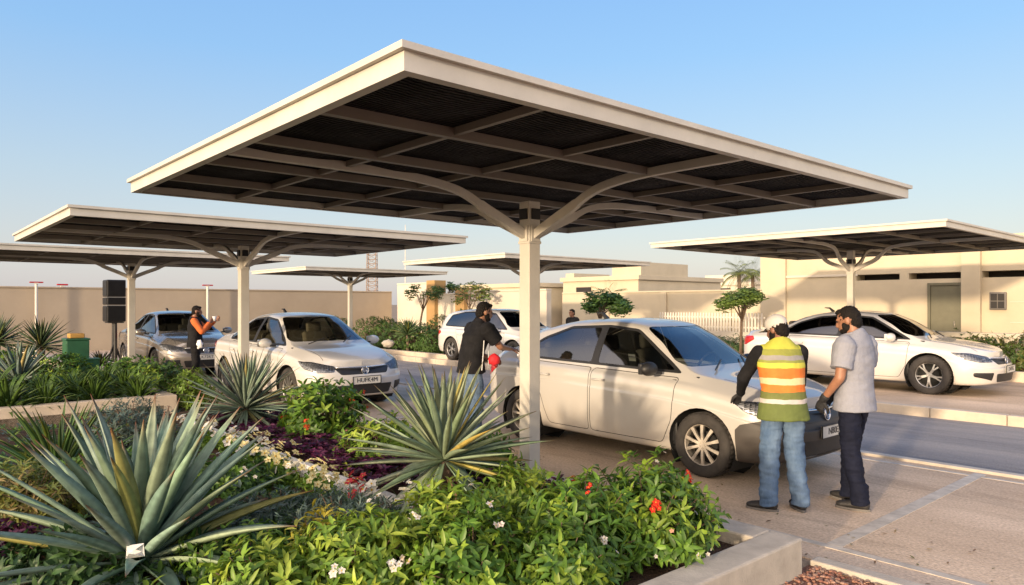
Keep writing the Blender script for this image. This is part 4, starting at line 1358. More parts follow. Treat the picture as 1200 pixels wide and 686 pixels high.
g = MB(); g.bb(-2.42, -2.20, -9, 4.40, -.02, .235); g.bb(-11.0, -2.42, 4.18, 4.40, -.02, .235)
ownbox('planter_wall', 'low concrete planter wall turning a corner beside the red gravel', 'planter', g, M['concrete'], .014)
g = MB(); g.bb(-12.15, -11.95, -20, 3.5, -.02, .30); g.bb(-29, -12.15, 3.3, 3.5, -.02, .30)
ownbox('bed_wall', 'low cream wall edging the far left bed of strappy green plants', 'planter', g, M['creamcon'], .014)
g = MB(); g.bb(-29.5, -16.7, 12.22, 12.4, .1, .27); g.bb(-16.9, -16.7, 12.4, 18, .1, .27)
ownbox('bed_kerb', 'raised cream kerb under the rounded hedges behind the lane', 'planter', g, M['creamcon'], .014)
g = MB(); g.bb(-5.6, 10, 17.45, 17.65, .1, .34)
ownbox('bed_kerb', 'low beige kerb in front of the clipped hedge by the low cream wall', 'planter', g, M['creamcon'], .014)
g = MB()
for i in range(17):
    a = -9.4 + i * .32
    g.box((a + .16, 2.9 + rg.uniform(-.012, .012), .20), (.30, .08, .15), rg.uniform(-.04, .04))
ownbox('bed_edging', 'white stone edging strip between purple foliage and white flowers', 'edging', g, M['edgestone'], .012)

# ================================================================== WALLS AND BUILDINGS
def bld(name, label, cat, a=0, b=0, z=0, group=None):
    return empty(name, ab(a, b, z), HEAD, label, cat, group)


def part(mb, name, m, p, bevel=.0): return mb.build(name, m, p, bevel=bevel)


# long tan perimeter wall, left
w = bld('perimeter_wall', 'long tan rendered perimeter wall along the left behind the parked cars', 'wall', -30.3, 0)
g = MB(); g.bb(-.22, 0, -60, 18.8, -.05, 2.30); part(g, 'wall_face', M['tan'], w)
g = MB(); g.bb(-.26, .04, -60, 18.8, 2.302, 2.36); part(g, 'coping', M['tan'], w, .01)
for k, b in enumerate((4.1, 9.95)):
    l = bld('lamp_pole', ('thin white pole with red lamp bar on tan wall behind the green cabinet', 'thin white pole with red lamp bar behind the worker in black vest')[k], 'lamp pole', -30.02, b, 0, 'lamp poles on the tan wall')
    g = MB(); g.tube([(0, 0, 0), (0, 0, 2.45)], .045, 10); part(g, 'pole', M['white'], l)
    g = MB(); g.box((0, 0, 2.50), (.10, .42, .05)); part(g, 'lamp_bar', M['redlens'], l, .02)
    g = MB(); g.box((0, 0, 2.465), (.1, .12, .04)); part(g, 'bracket', M['white'], l)
l = bld('lamp_pole', 'short red lamp bar sitting on top of the tan wall', 'lamp', -30.4, 4.95, 2.36, 'lamp poles on the tan wall')
g = MB(); g.box((0, 0, .08), (.10, .36, .06)); part(g, 'lamp_bar', M['redlens'], l, .02)
g = MB(); g.box((0, 0, .025), (.1, .12, .05)); part(g, 'bracket', M['white'], l)

# pale wall with brown pillars, centre back
w = bld('gate_wall', 'cream wall with two square brown pillars behind the rounded hedges', 'wall', 0, 19)
for (a0, a1, h) in ((-30.1, -27.32, 2.68), (-26.68, -25.12, 2.15), (-24.48, -19.6, 2.25)):
    g = MB(); g.bb(a0, a1, 0, .25, 0, h); part(g, 'wall_panel', M['wallwhite'], w)
    g = MB(); g.bb(a0, a1, -.03, .28, h + .002, h + .07); part(g, 'coping', M['wallwhite'], w, .01)
for a, h in ((-27.0, 2.82), (-24.8, 2.45)):
    g = MB(); g.bb(a - .32, a + .32, -.2, .44, 0, h); part(g, 'pillar', M['brown'], w, .01)
w = bld('boundary_wall', 'pale yellow boundary wall behind the small trees and the picket fence', 'wall', 0, 23.5)
g = MB(); g.bb(-23.2, -12.75, 0, .25, 0, 2.2); part(g, 'wall_face', M['wall'], w)
g = MB(); g.bb(-23.2, -12.75, -.03, .28, 2.202, 2.27); part(g, 'coping', M['wall'], w, .01)
for a in (-20.5, -17.5, -14.6):
    g = MB(); g.bb(a - .15, a + .15, -.08, -.002, 0, 2.2); part(g, 'pilaster', M['wall'], w, .01)


def far_house(label, a0, a1, b0, b1, h, wins=(), m='wall', blocks=(), mm=None):
    w = bld('villa', label, 'house', 0, 0)
    g = MB(); g.bb(a0, a1, b0, b1, 0, h); part(g, 'wall', M[m], w)
    g = MB(); t_ = .12
    g.bb(a0 - t_, a1 + t_, b0 - t_, b1 + t_, h + .002, h + .22); rf = part(g, 'parapet', M[m], w, .01)
    for (x0, x1, y0, y1, z1) in blocks:
        g = MB(); g.bb(x0, x1, y0, y1, h + .225, z1); part(g, 'roof_block', M[m], rf)
    for (x0, x1, z0, z1) in wins:
        g = MB(); g.bb(x0, x1, b0 - .06, b0 - .003, z0, z1); wn = part(g, 'window', M['void'], w)
        g = MB(); g.bb(x0 - .08, x1 + .08, b0 - .12, b0 - .003, z0 - .09, z0 - .003); part(g, 'sill', M[m], wn)
    return w


far_house('flat roofed pale yellow house with a taller right block behind the boundary wall', -26.6, -21.6, 27, 34, 2.9, [(-25.6, -24.6, 2.0, 2.6)], 'wall', [(-23.4, -21.6, 27.2, 31, 3.75), (-26.6, -26.0, 27.2, 30, 3.35)])
far_house('distant flat roofed house with a row of dark windows beside the palms', -31.5, -25.5, 46, 54, 3.1, [(-31, -30, 2.3, 2.9), (-29.4, -28.4, 2.3, 2.9), (-27.8, -26.8, 2.3, 2.9)], 'wallwhite', [(-31.2, -28.5, 47, 52, 3.9)])
far_house('farthest low pale house between the palms and the long right building', -25.0, -17.0, 48, 56, 2.6, [(-24, -23, 1.7, 2.3), (-21.5, -20.5, 1.7, 2.3)], 'wallwhite', [(-22, -18, 49, 53, 3.0)])
far_house('low yellow roof edge showing above the cream wall and brown pillars', -34, -27.5, 26, 33, 2.65, [], 'wall', [])

# right building: wall with clerestory slots, pilaster, door, meter box
w = bld('building', 'long pale yellow building with slot windows and olive door at the right', 'building', 0, 22.5, .13)
H_ = 3.35
g = MB(); g.bb(-12.7, 12, 0, 9, -.1, 2.32); g.bb(-12.7, 12, .0, 9, 2.50, H_)
g.bb(-12.7, -9.55, 0, .6, 2.32, 2.50); g.bb(-8.3, -8.05, 0, .6, 2.32, 2.50); g.bb(-6.62, -6.2, 0, .6, 2.32, 2.5); g.bb(-3.0, -2.6, 0, .6, 2.32, 2.5); g.bb(1, 12, 0, .6, 2.32, 2.5)
part(g, 'wall', M['wall'], w)
g = MB(); g.bb(-12.4, 11.6, .602, .7, 2.32, 2.5); part(g, 'slot_window', M['void'], w)
g = MB(); g.bb(-12.75, 12.05, -.05, 9.05, H_ + .002, H_ + .12); part(g, 'coping', M['wall'], w, .01)
g = MB(); g.bb(-11.9, -9.5, -.05, -.002, 2.46, 2.53); part(g, 'ledge', M['wallwhite'], w, .006)
g = MB(); g.bb(-6.66, -6.2, -.16, -.002, -.1, H_); part(g, 'pilaster', M['wall'], w, .01)
g = MB(); g.bb(-12.7, -11.8, -.10, -.002, -.1, H_); part(g, 'pilaster', M['wall'], w, .01)
g = MB(); g.bb(-7.45, -6.74, -.05, -.003, 0, 2.12); dr = part(g, 'door', M['dooro'], w, .004)
g = MB(); g.bb(-7.53, -7.455, -.08, -.003, 0, 2.20); g.bb(-6.735, -6.665, -.08, -.003, 0, 2.20); g.bb(-7.455, -6.735, -.08, -.003, 2.125, 2.2); part(g, 'door_frame', M['dooro'], dr, .004)
g = MB(); g.tube([(-6.84, -.10, .98), (-6.84, -.10, 1.12)], .014, 8); g.box((-6.84, -.07, 1.05), (.03, .06, .03)); part(g, 'handle', M['chrome'], dr)
g = MB(); g.bb(-6.0, -5.62, -.10, -.003, 1.45, 1.92); mb_ = part(g, 'meter_box', M['sole'], w, .01)
g = MB()
for i in range(2):
    for j in range(2): g.bb(-5.965 + i * .165, -5.82 + i * .165, -.118, -.104, 1.49 + j * .205, 1.67 + j * .205)
part(g, 'meter_window', M['void'], mb_, .004)
g = MB()
for z in (.55, 1.1, 1.65): g.bb(-5.55, 11, -.012, -.002, z, z + .02)
part(g, 'render_groove', M['wallwhite'], w)

w = bld('low_wall', 'low cream wall with open top rail in front of the olive door', 'wall', 0, 19.5, .13)
g = MB(); g.bb(-9.8, 9, 0, .18, -.1, .62); part(g, 'wall_face', M['wallwhite'], w, .01)
g = MB(); g.bb(-9.8, 9, -.03, .21, .80, .92); part(g, 'rail', M['wallwhite'], w, .015)
for k in range(11):
    g = MB(); a = -9.7 + k * 1.6; g.bb(a, a + .18, .0, .18, .622, .798); part(g, 'rail_post', M['wallwhite'], w)
w = bld('picket_fence', 'white picket fence on a low wall behind the small tree', 'fence', 0, 21.9, .13)
g = MB(); g.bb(-16.6, -12.3, 0, .16, -.1, .66); part(g, 'base_wall', M['wallwhite'], w)
g = MB()
for k in range(36): g.bb(-16.55 + k * .118, -16.50 + k * .118, .05, .08, .662, 1.30)
part(g, 'picket', M['white'], w)
g = MB(); g.bb(-16.6, -12.3, .082, .12, 1.12, 1.17); g.bb(-16.6, -12.3, .082, .12, .78, .83); part(g, 'rail', M['white'], w)

# masts on the horizon
w = empty('lattice_mast', at(436, 62), 0, 'distant rusty lattice mast rising behind the left canopies', 'mast')
M['rust'] = mat('rusty_steel', (.28, .20, .15), .8, var=.25)
g = MB()
for sx in (-.45, .45):
    for sy in (-.45, .45): g.tube([(sx, sy, 0), (sx * .8, sy * .8, 6.6)], .035, 6)
part(g, 'leg', M['rust'], w)
g = MB()
for k in range(17):
    z = .3 + k * .38; s = .45 * (1 - .2 * z / 6.6)
    for p, q in (((-s, -s), (s, -s)), ((s, -s), (s, s)), ((s, s), (-s, s)), ((-s, s), (-s, -s))):
        g.tube([(p[0], p[1], z), (q[0], q[1], z)], .018, 4); g.tube([(p[0], p[1], z), (q[0], q[1], z + .38)], .018, 4)
part(g, 'bracing', M['rust'], w)
w = empty('radio_mast', at(475, 70), 0, 'thin distant pole standing between the two back canopies', 'mast')
g = MB(); g.tube([(0, 0, 0), (0, 0, 9.5)], [.07, .03], 6); part(g, 'pole', M['white'], w)
g = MB(); g.box((0, 0, .2), (.5, .5, .4)); part(g, 'footing', M['concrete'], w)

# ================================================================== CANOPIES
canopy(ab(-4.93, 4.56), 'nearest and largest cream steel canopy with dark netting over the worn white car', seed=1)
canopy(ab(-11.76, 4.47), 'cream steel canopy over the clean white sedan, second from the front', seed=2)
canopy(ab(-18.5, 4.40), 'cream steel canopy over the grey sedan at the left edge', seed=3)
canopy(ab(-24.3, 13.26, .16), 'smallest looking canopy far back standing among the rounded hedges', Ht=2.8, zj=2.3, seed=4)
canopy(ab(-15.6, 14.35, .13), 'canopy over the back white car, behind the nearest post', Ht=2.85, seed=5)
canopy(ab(-7.12, 16.5, .13), 'canopy standing in front of the long building, behind the right white sedan', Lu=6.0, Lv=6.8, Ht=2.98, zj=2.36, seed=6)

# ================================================================== CARS
OLD = dict(SEDAN)
OLD['zt'] = [(-2.3, .93), (-2.12, 1.035), (-1.85, 1.075), (-1.66, 1.12), (-1.15, 1.375), (-.6, 1.47), (-.05, 1.485), (.30, 1.45), (.55, 1.345), (1.12, 1.005), (1.22, .972), (1.6, .915), (1.95, .83), (2.25, .70)]
OLD['dlo'] = [(1.03, .955), (.33, 1.375), (-.1, 1.412), (-.72, 1.385), (-1.12, 1.255), (-1.42, 1.06), (-1.34, 1.0)]
OLD['rw'] = [(.60, 1.15), (-.60, 1.15), (-.47, 1.385), (.47, 1.385)]
P_old = paint('old_white_paint', (.46, .45, .43), (.38, .30, .21), rough=.32)
P_white = paint('white_paint', (.56, .555, .545), (.45, .38, .3))
P_white2 = paint('white_paint_clean', (.57, .56, .54), (.45, .38, .3))
P_grey = paint('warm_grey_metallic', (.30, .28, .26), (.38, .30, .22), metal=.6)
P_bump = paint('worn_grey_bumper', (.040, .037, .035), (.085, .065, .05), rough=.55, coat=.0)
make_car('parked_car', 'dusty old white sedan with grey bumper and black mirrors under the nearest canopy', 'car', ab(-5.43, 6.95), HEAD, OLD, P_old, P_bump, 'ten', M['rimdirty'], M['black'], 1.05, 'N80EJ', seat_m=M['seat'])
LW = dict(SEDAN); LW['dlo'] = [(1.03, .955), (.33, 1.365), (-.1, 1.405), (-.62, 1.365), (-1.0, 1.245), (-1.36, 1.03), (-1.24, .99)]
make_car('parked_car', 'clean white sedan facing the camera behind the spiky yucca', 'car', ab(-12.6, 5.86), HEAD, LW, P_white, None, 'multi', None, None, 1.0, 'HUFK4M', scale=1.07, seat_m=M['seat_beige'])
make_car('parked_car', 'grey sedan by the tan wall with a worker standing at its nose', 'car', ab(-19.55, 5.68), HEAD, SEDAN, P_grey, None, 'ten', None, P_grey, 1.0, 'K72RT', scale=1.06)
make_car('parked_car', 'white sedan with dark alloy wheels on the raised pavement at right', 'car', ab(-6.05, 14.75, .13), HEAD, SEDAN, P_white2, None, 'five', None, None, .93, 'D47HS', scale=1.07, glass=M['glass_dark'])
make_car('parked_car', 'white tall hatchback mostly hidden behind the nearest post', 'car', ab(-15.2, 13.05, .13), HEAD, SUV, P_white, None, 'five', None, None, .91, 'T19BA', glass=M['glass_blue'])

# ================================================================== PEOPLE
VEST = [(0, (.16, .22, .05)), (.955, (.72, .70, .62)), (1.0, (.20, .24, .06)), (1.055, (.95, .27, .04)), (1.125, (.86, .80, .42)), (1.175, (.95, .27, .04)), (1.265, (.80, .82, .10)), (1.31, (.36, .40, .08)), (1.335, (.40, .40, .36)), (1.37, (.36, .40, .07)), (1.425, (.62, .66, .08))]
VEST = [(z, tuple(x * .78 for x in c)) for z, c in VEST]
VEST = [(z, (c[0] * .9, c[1] * .85, c[2] * .9)) for z, c in VEST]
M['vest'] = ramp_z_mat('banded_safety_vest', VEST, .8)
person('man in a banded orange and green safety vest and pale cap at the headlight', (2.27, 6.0, 0), .05,
       dict(che=(0, .045, 1.265), sho=(0, .075, 1.39), nec=(0, .10, 1.465), hea=(0, .145, 1.58), yaw=.55, pitch=-.32,
            sR=(.185, .07, 1.385), sL=(-.185, .085, 1.38), eL=(-.262, .25, 1.135), wL=(-.20, .49, .96), hL=(.02, .85, -.5), nL=(.1, -.4, -.9), cL=.35,
            eR=(.225, .17, 1.10), wR=(.12, .36, .98), hR=(-.4, .7, -.2), nR=(-.5, 0, -.8), cR=.5,
            pR=(.085, 0, .92), pL=(-.085, 0, .92), kL=(-.11, .03, .50), kR=(.115, .035, .50), aL=(-.135, -.01, .085), aR=(.145, -.02, .085), tL=-.95, tR=.05),
       dict(H=1.635, skin=M['skin2'], cap=M['capm'], beard=True, glove=True, trousers=M['denim'], leg=.022,
            tops=[('shirt', M['blackcloth'], .006, 'long', .88, .01, .006), ('safety_vest', M['vest'], .03, 'none', .80, .02, .006)]))
person('man in a pale grey shirt and dark trousers watching at the car nose', (2.93, 6.13, 0), .66,
       dict(hea=(0, .06, 1.60), nec=(0, .015, 1.475), yaw=.25, pitch=-.30, eL=(-.262, -.005, 1.12), wL=(-.215, .17, .915), hL=(.12, .45, -.9), nL=(.9, -.1, .1), cL=.55,
            eR=(.25, .02, 1.12), wR=(.12, .22, .95), hR=(-.5, .5, -.6), nR=(-.6, -.6, 0), aR=(.10, .10, .085), kR=(.10, .09, .5), aL=(-.11, -.10, .085), kL=(-.105, -.02, .5), tL=-.25, tR=.2),
       dict(H=1.70, skin=M['skin'], beard=True, glove=True, trousers=M['navy'], leg=.014, collar=M['greyshirt'],
            tops=[('shirt', M['greyshirt'], .022, 'short', .83, .018, .009)]))
wpos = Vector((-.50, 8.78, 0)); wrz = -1.02
r1, g1 = person('man in a dark piped shirt and jeans wiping the rear of the old white car', wpos, wrz,
       dict(che=(0, .055, 1.265), sho=(0, .115, 1.385), nec=(0, .14, 1.455), hea=(0, .185, 1.58), yaw=-.1, pitch=-.22, sR=(.185, .12, 1.38), sL=(-.185, .11, 1.38),
            eR=(.205, .28, 1.17), wR=(.06, .50, 1.13), hR=(-.15, .95, -.05), nR=(-.3, .1, -.9), cR=.35, eL=(-.24, .14, 1.12), wL=(-.13, .34, 1.0), hL=(.3, .8, -.2), nL=(.7, 0, -.5)),
       dict(H=1.77, skin=M['skin'], beard=True, trousers=M['denim2'], tops=[('shirt', M['blackcloth'], .022, 'short', .86, .014, .008)]))
q = MB()
for s in (1, -1): q.tube([(s * .085, .205, 1.44), (s * .10, .215, 1.30), (s * .13, .165, 1.12), (s * .15, .15, .92)], .006, 6)
q.tube([(.205, .06, 1.25), (.205, .05, 1.1), (.205, .03, .9)], .006, 6)
q.build('piping', M['whitepipe'], r1)
Rz = Matrix.Rotation(wrz, 3, 'Z'); sc = 1.77 / 1.72
q = MB(); q.ell((0, 0, 0), (.075, .06, .07), 16, 12, jit=.2, seed=2)
tag(q.build('sponge', M['redball'], None, True, loc=wpos + Rz @ Vector((.20, .20, 1.02)) * sc), 'round red sponge hanging at the hip of the man in the dark shirt', 'sponge')
q = MB(); R0_ = Rz @ Matrix.Rotation(.2, 3, 'X')
q.tube([(0, .0, .03), (.01, .02, 0), (-.01, .03, -.06), (.01, .03, -.13)], [(.02, .03), (.05, .03), (.06, .02), (.045, .012)], 12)
tag(remesh(q, 'wiping_cloth', M['whitebag'], None, .008, 2, .008, (20, 20, 20), 4), 'white wiping cloth in the hand against the rear of the old car', 'cloth')
bpy.data.objects['wiping_cloth'].location = wpos + Rz @ Vector((.03, .66, 1.10)) * sc
lpos = Vector((-6.72, 15.2, 0)); lrz = -1.2
r2, g2 = person('worker in black vest with orange sleeves standing by the grey car', lpos, lrz,
       dict(hea=(0, .04, 1.60), pitch=-.1, eR=(.24, .14, 1.17), wR=(.09, .30, 1.36), hR=(-.3, .5, .8), nR=(-.6, -.5, 0), cR=.7, eL=(-.23, .20, 1.22), wL=(-.11, .40, 1.40), hL=(.1, .7, .6), nL=(.7, -.5, 0), cL=.6),
       dict(H=1.69, skin=M['skin2'], beard=True, trousers=M['blackcloth'], tops=[('shirt', M['orange'], .012, 'long', .90, .0, .006), ('vest', M['blackcloth'], .03, 'none', .84, .015, .006)]))
Rz = Matrix.Rotation(lrz, 3, 'Z'); sc = 1.69 / 1.72
q = MB(); q.lathe([(0, 0), (.030, 0), (.040, .10), (.036, .10), (.028, .008), (0, .008)], 16)
tag(q.build('cup', M['whitebag'], None, True, loc=lpos + Rz @ Vector((.035, .385, 1.39)) * sc), 'white paper cup held up by the worker in the black vest', 'cup')
q = MB(); q.ell((0, 0, 0), (.07, .05, .09), 14, 10, jit=.5, seed=8)
tag(q.build('cloth', M['whitebag'], None, True, loc=lpos + Rz @ Vector((.20, .10, .90)) * sc), 'white cloth tucked at the hip of the worker in the black vest', 'cloth')
person('person behind the old white car of whom only a dark head shows', (1.60, 19.0, .13), 2.2, dict(), dict(H=1.46, skin=M['skin2'], trousers=M['navy'], tops=[('shirt', M['blackcloth'], .02, 'short', .86, .0, .006)]))

# ================================================================== BOXES, SPEAKER
M['boxgreen'] = mat('green_cabinet_paint', (.022, .10, .045), .45, var=.15, bump=.05)
M['ochre'] = mat('ochre_lid', (.42, .24, .06), .7, var=.15)
c = empty('utility_cabinet', ab(-18.0, 3.02 - .0, .15), HEAD, 'tall dark green utility cabinet with ochre lid among the left plants', 'cabinet')
c.location = at(89, 15.3, .15)
g = MB(); g.box((0, 0, .41), (.46, .42, .80)); part(g, 'body', M['boxgreen'], c, .015)
g = MB(); g.box((0, 0, .832), (.50, .46, .04)); part(g, 'top', M['boxgreen'], c, .012)
g = MB(); g.box((0, 0, .905), (.30, .28, .10)); part(g, 'lid', M['ochre'], c, .02)
g = MB(); g.box((0, -.214, .41), (.40, .012, .68)); d_ = part(g, 'door', M['boxgreen'], c, .006)
g = MB(); g.box((.14, -.228, .45), (.03, .02, .10)); part(g, 'handle', M['black'], d_, .004)
g = MB(); g.box((0, 0, .005), (.5, .46, .03)); part(g, 'plinth', M['concrete'], c)
c = empty('utility_cabinet', at(107, 15.0, .15), HEAD, 'short dark green box standing right of the taller green cabinet', 'cabinet')
g = MB(); g.box((0, 0, .22), (.30, .26, .40)); part(g, 'body', M['boxgreen'], c, .012)
g = MB(); g.box((0, 0, .432), (.33, .29, .03)); part(g, 'lid', M['boxgreen'], c, .01)
g = MB(); g.box((0, 0, .01), (.32, .28, .03)); part(g, 'plinth', M['concrete'], c)
c = empty('speaker_stack', at(134, 19.6, .15), HEAD, 'black loudspeaker stack on a black stand beside the grey sedan', 'loudspeaker')
for k, (z, h) in enumerate(((1.10, .44), (1.56, .20), (1.78, .46))):
    g = MB(); g.box((0, 0, z + h / 2), (.50, .46, h)); cb = part(g, 'cabinet', M['black'], c, .02)
    g = MB(); g.box((.256, 0, z + h / 2), (.012, .40, h * .86)); part(g, 'grille', M['bolt'], cb, .004)
    g = MB(); g.box((0, -.236, z + h / 2), (.44, .012, h * .86)); part(g, 'side_panel', M['bolt'], cb, .004)
for z in (1.545, 1.765):
    g = MB(); g.box((0, 0, z + .0), (.505, .465, .018)); part(g, 'trim', M['rim'], c)
g = MB(); g.tube([(-.13, 0, 0), (-.08, 0, 1.1)], .045, 10); part(g, 'pole', M['black'], c); g = MB(); g.tube([(.15, 0, 0), (.10, 0, 1.1)], .045, 10); part(g, 'pole', M['black'], c)
for k in range(4):
    a = k * PI / 2 + .5
    g = MB(); g.tube([(0, 0, .55), (math.cos(a) * .22, math.sin(a) * .22, .02)], .02, 6); part(g, 'leg', M['black'], c)
g = MB(); g.box((0, 0, 1.08), (.42, .38, .03)); part(g, 'tray', M['black'], c)

# ================================================================== PLANTING
GA = [(.095, .155, .115), (.11, .17, .12), (.085, .14, .115)]
SHR = [(.08, .17, .024), (.13, .24, .03), (.07, .14, .024), (.21, .31, .035)]
SHR_L = [(.22, .32, .04), (.16, .27, .032), (.30, .38, .05), (.11, .20, .03)]
DRK = [(.035, .08, .024), (.045, .10, .028), (.06, .12, .03)]


def R_(s): return random.Random(s)


# spiky plants
def spiky(name, label, loc, mb, rz=0, s=1.0, cat='agave', group=None, trunk=None, extra=None):
    o = empty(name, loc, rz, label, cat, group, s)
    mb.build('leaves', M['agave'], o, True)
    if trunk: trunk.build('trunk', M['trunk'], o, True)
    return o


big = rosette(84, 1.14, .108, (.19, .275, .205), R_(1), -8, 80, .26, .2, (.20, .07, .03), .26, .16, 10, 5, .03, peak=.42)
spiky('agave', 'biggest blue green agave filling the lower left corner', gp(165, 668, .15), big, .3, .90)
tr = MB(); tr.tube([(0, 0, -.02), (.01, 0, .2), (0, .01, .42)], [.07, .06, .07], 9)
mid = rosette(88, .77, .068, (.20, .26, .165), R_(2), -38, 86, .16, .18, (.14, .08, .04), .26, .12, 8, 16, .40, peak=.42)
spiky('agave', 'grey green agave on a short trunk in front of the nearest canopy post', gp(520, 606, .15), mid, 1.1, 1.0, trunk=tr)
tr = MB(); tr.tube([(0, 0, -.02), (.0, 0, .15), (0, .01, .30)], [.07, .06, .07], 9)
yuc = rosette(120, .76, .044, (.14, .19, .145), R_(3), -32, 84, .18, .22, (.16, .10, .06), .3, .15, 7, 10, .26, peak=.4)
spiky('yucca', 'dense many leaved yucca in front of the clean white sedan', at(288, 8.75, .15), yuc, .2, 1.08, 'yucca', trunk=tr)
g1_ = rosette(95, .78, .042, (.055, .11, .03), R_(4), -10, 80, .45, .22, (.10, .10, .03), .35, .2, 7, 0, .05, peak=.35)
spiky('yucca', 'low dark green yucca behind the biggest agave at the left edge', gp(68, 575, .15), g1_, 0, 1.0, 'yucca')
spiky('agave', 'blue grey agave at the far left edge beside the green cabinet', gp(22, 452, .15), rosette(48, .95, .085, (.13, .18, .15), R_(5), 0, 82, .3, .15), .5, 1.0)
y2 = rosette(70, .75, .05, (.05, .085, .04), R_(6), -20, 80, .3, .2, (.10, .08, .04), .3, .15, 6, 0, .5, peak=.4)
tr = MB(); tr.tube([(0, 0, -.02), (.0, 0, .25), (0, .01, .52)], [.08, .07, .08], 9)
spiky('yucca', 'dark spiky yucca left of the green cabinet against the tan wall', at(48, 17.0, .15), y2, 0, 1.1, 'yucca', trunk=tr)
y3 = MB(); y3.v, y3.f, y3.c, y3.m = y2.v, y2.f, y2.c, y2.m
spiky('yucca', 'pale tipped yucca cut by the left edge above the blue grey agave', at(-4, 18.0, .15), y2, 1.3, 1.15, 'yucca', trunk=tr)
spiky('yucca', 'small rosette of dark leaves below the speaker stand', at(118, 18.2, .15), rosette(40, .45, .05, (.06, .085, .045), R_(8), 5, 75, .4), 0, 1.0, 'yucca')
y4 = rosette(70, .62, .05, (.075, .12, .05), R_(9), -10, 82, .4, .2, (.12, .1, .04), .3, .15, 6, 0, .6)
tr = MB(); tr.tube([(0, 0, -.02), (.0, 0, .3), (0, .01, .62)], [.06, .05, .06], 8)
spiky('yucca', 'spiky yucca standing among the rounded hedges by the white rock', at(478, 22.6, .15), y4, 0, 1.0, 'yucca', trunk=tr)
a6 = rosette(34, .95, .09, (.10, .13, .07), R_(10), 0, 80, .3, .2)
spiky('agave', 'upright agave against the yellow wall at the right edge', ab(-5.2, 20.7, .13), a6, 0, 1.05)
spiky('agave', 'olive agave in front of the olive door behind the low wall', ab(-7.3, 20.8, .13), a6, 1.0, .85)
spiky('agave', 'smallest agave left of the olive door behind the right sedan', ab(-8.6, 20.7, .13), a6, 2.0, .8)

# bedding around them
def shrub(name, label, loc, seed, r, n, L, W, cols, flw=(), group=None, cat='shrub', per=5, droop=.35, lumps=.28, zc=.5, inner=.25, up=.35, rz=0):
    rng = R_(seed)
    lv, st, ends = bush(rng, r, n, L, W, cols, per, lumps, zc, inner, droop, .02, up)
    fl = [flowers_on(ends, rng, *f) for f in flw]
    return plant(name, loc, label, cat, group, lv, st, fl, rz)


WHT = (.78, .74, .68); RED = (.75, .045, .02); YEL = (.75, .58, .18); PNK = (.75, .38, .30)
HG = 'flowering bushes of the front planter'
shrub('flowering_shrub', 'rightmost planter bush with orange red and white blossoms by the wall corner', ab(-2.83, 3.66, .15), 21, (.44, .44, .36), 620, .078, .026, SHR, [(3, (6, 9), .022, RED), (10, (1, 3), .018, WHT), (2, (1, 2), .02, PNK)], HG)
shrub('flowering_shrub', 'planter bush with a low red blossom next to the rightmost bush', ab(-2.95, 3.10, .15), 22, (.36, .38, .33), 480, .086, .025, SHR, [(2, (3, 5), .02, RED), (8, (1, 3), .018, WHT)], HG)
shrub('flowering_shrub', 'pale tipped bush just below the trunked agave on its right', ab(-3.55, 3.15, .15), 23, (.30, .34, .31), 420, .09, .025, SHR_L, [(5, (1, 3), .02, WHT)], HG)
shrub('flowering_shrub', 'bush with upright light shoots below the trunked agave', ab(-3.45, 2.55, .15), 24, (.34, .36, .30), 460, .092, .024, SHR_L, [(5, (2, 4), .021, WHT)], HG)
shrub('flowering_shrub', 'bush with pinkish white blossoms at the bottom edge centre', ab(-3.05, 2.40, .15), 25, (.32, .34, .27), 420, .085, .028, SHR, [(6, (2, 4), .022, (.8, .70, .62))], HG)
shrub('flowering_shrub', 'bush with white blossoms at the bottom edge left of centre', ab(-3.50, 1.98, .15), 26, (.34, .34, .27), 420, .09, .025, SHR_L, [(5, (3, 5), .023, WHT)], HG)
shrub('flowering_shrub', 'low bright green bush under the tips of the biggest agave', ab(-3.62, 1.50, .15), 27, (.32, .30, .20), 380, .080, .027, SHR_L, [(3, (1, 2), .02, WHT)], HG)
shrub('flowering_shrub', 'lowest dark bush against the inside of the planter wall', ab(-2.74, 2.75, .15), 28, (.24, .30, .24), 330, .080, .028, SHR, [(4, (1, 2), .018, WHT)], HG)
shrub('flowering_shrub', 'yellow leaved sprig between the biggest agave and the bottom edge', ab(-3.95, 1.95, .15), 29, (.18, .18, .24), 90, .075, .022, [(.40, .34, .04), (.28, .30, .05)], [], HG)
# arching strap leaved plants in front
def strap(rng, n, L, W, col, el=(35, 85), bend=1.1, segs=8, var=.25):
    mb = MB()
    for i in range(n):
        az = rng.uniform(0, 2 * PI); e = math.radians(rng.uniform(*el)); d = (math.cos(az) * math.cos(e), math.sin(az) * math.cos(e), math.sin(e))
        c = vcol(col, rng.uniform(-var, var))
        blade(mb, (math.cos(az) * .03, math.sin(az) * .03, 0), d, L * rng.uniform(.6, 1.15), W * rng.uniform(.8, 1.2), bend * rng.uniform(.4, 1.4), .22, .03, segs, c, vcol(c, -.1), .6, vcol(c, .08), rng.uniform(-.3, .3), .4)
    return mb


def strap_plant(name, label, loc, mb, rz=0, s=1.0, group=None):
    o = empty(name, loc, rz, label, 'plant', group, s); mb.build('leaves', M['leaf'], o, True); return o


s1 = strap(R_(31), 34, .55, .036, (.10, .17, .03), (40, 85), 1.0)
strap_plant('strap_leaf_plant', 'arching strap leaved plant between the bushes at the bottom edge', ab(-2.98, 2.72, .15), s1, 0, .95)
strap_plant('strap_leaf_plant', 'strappy green plant behind the front bushes beside the agave trunk', ab(-3.75, 2.75, .15), s1, 2, .85)

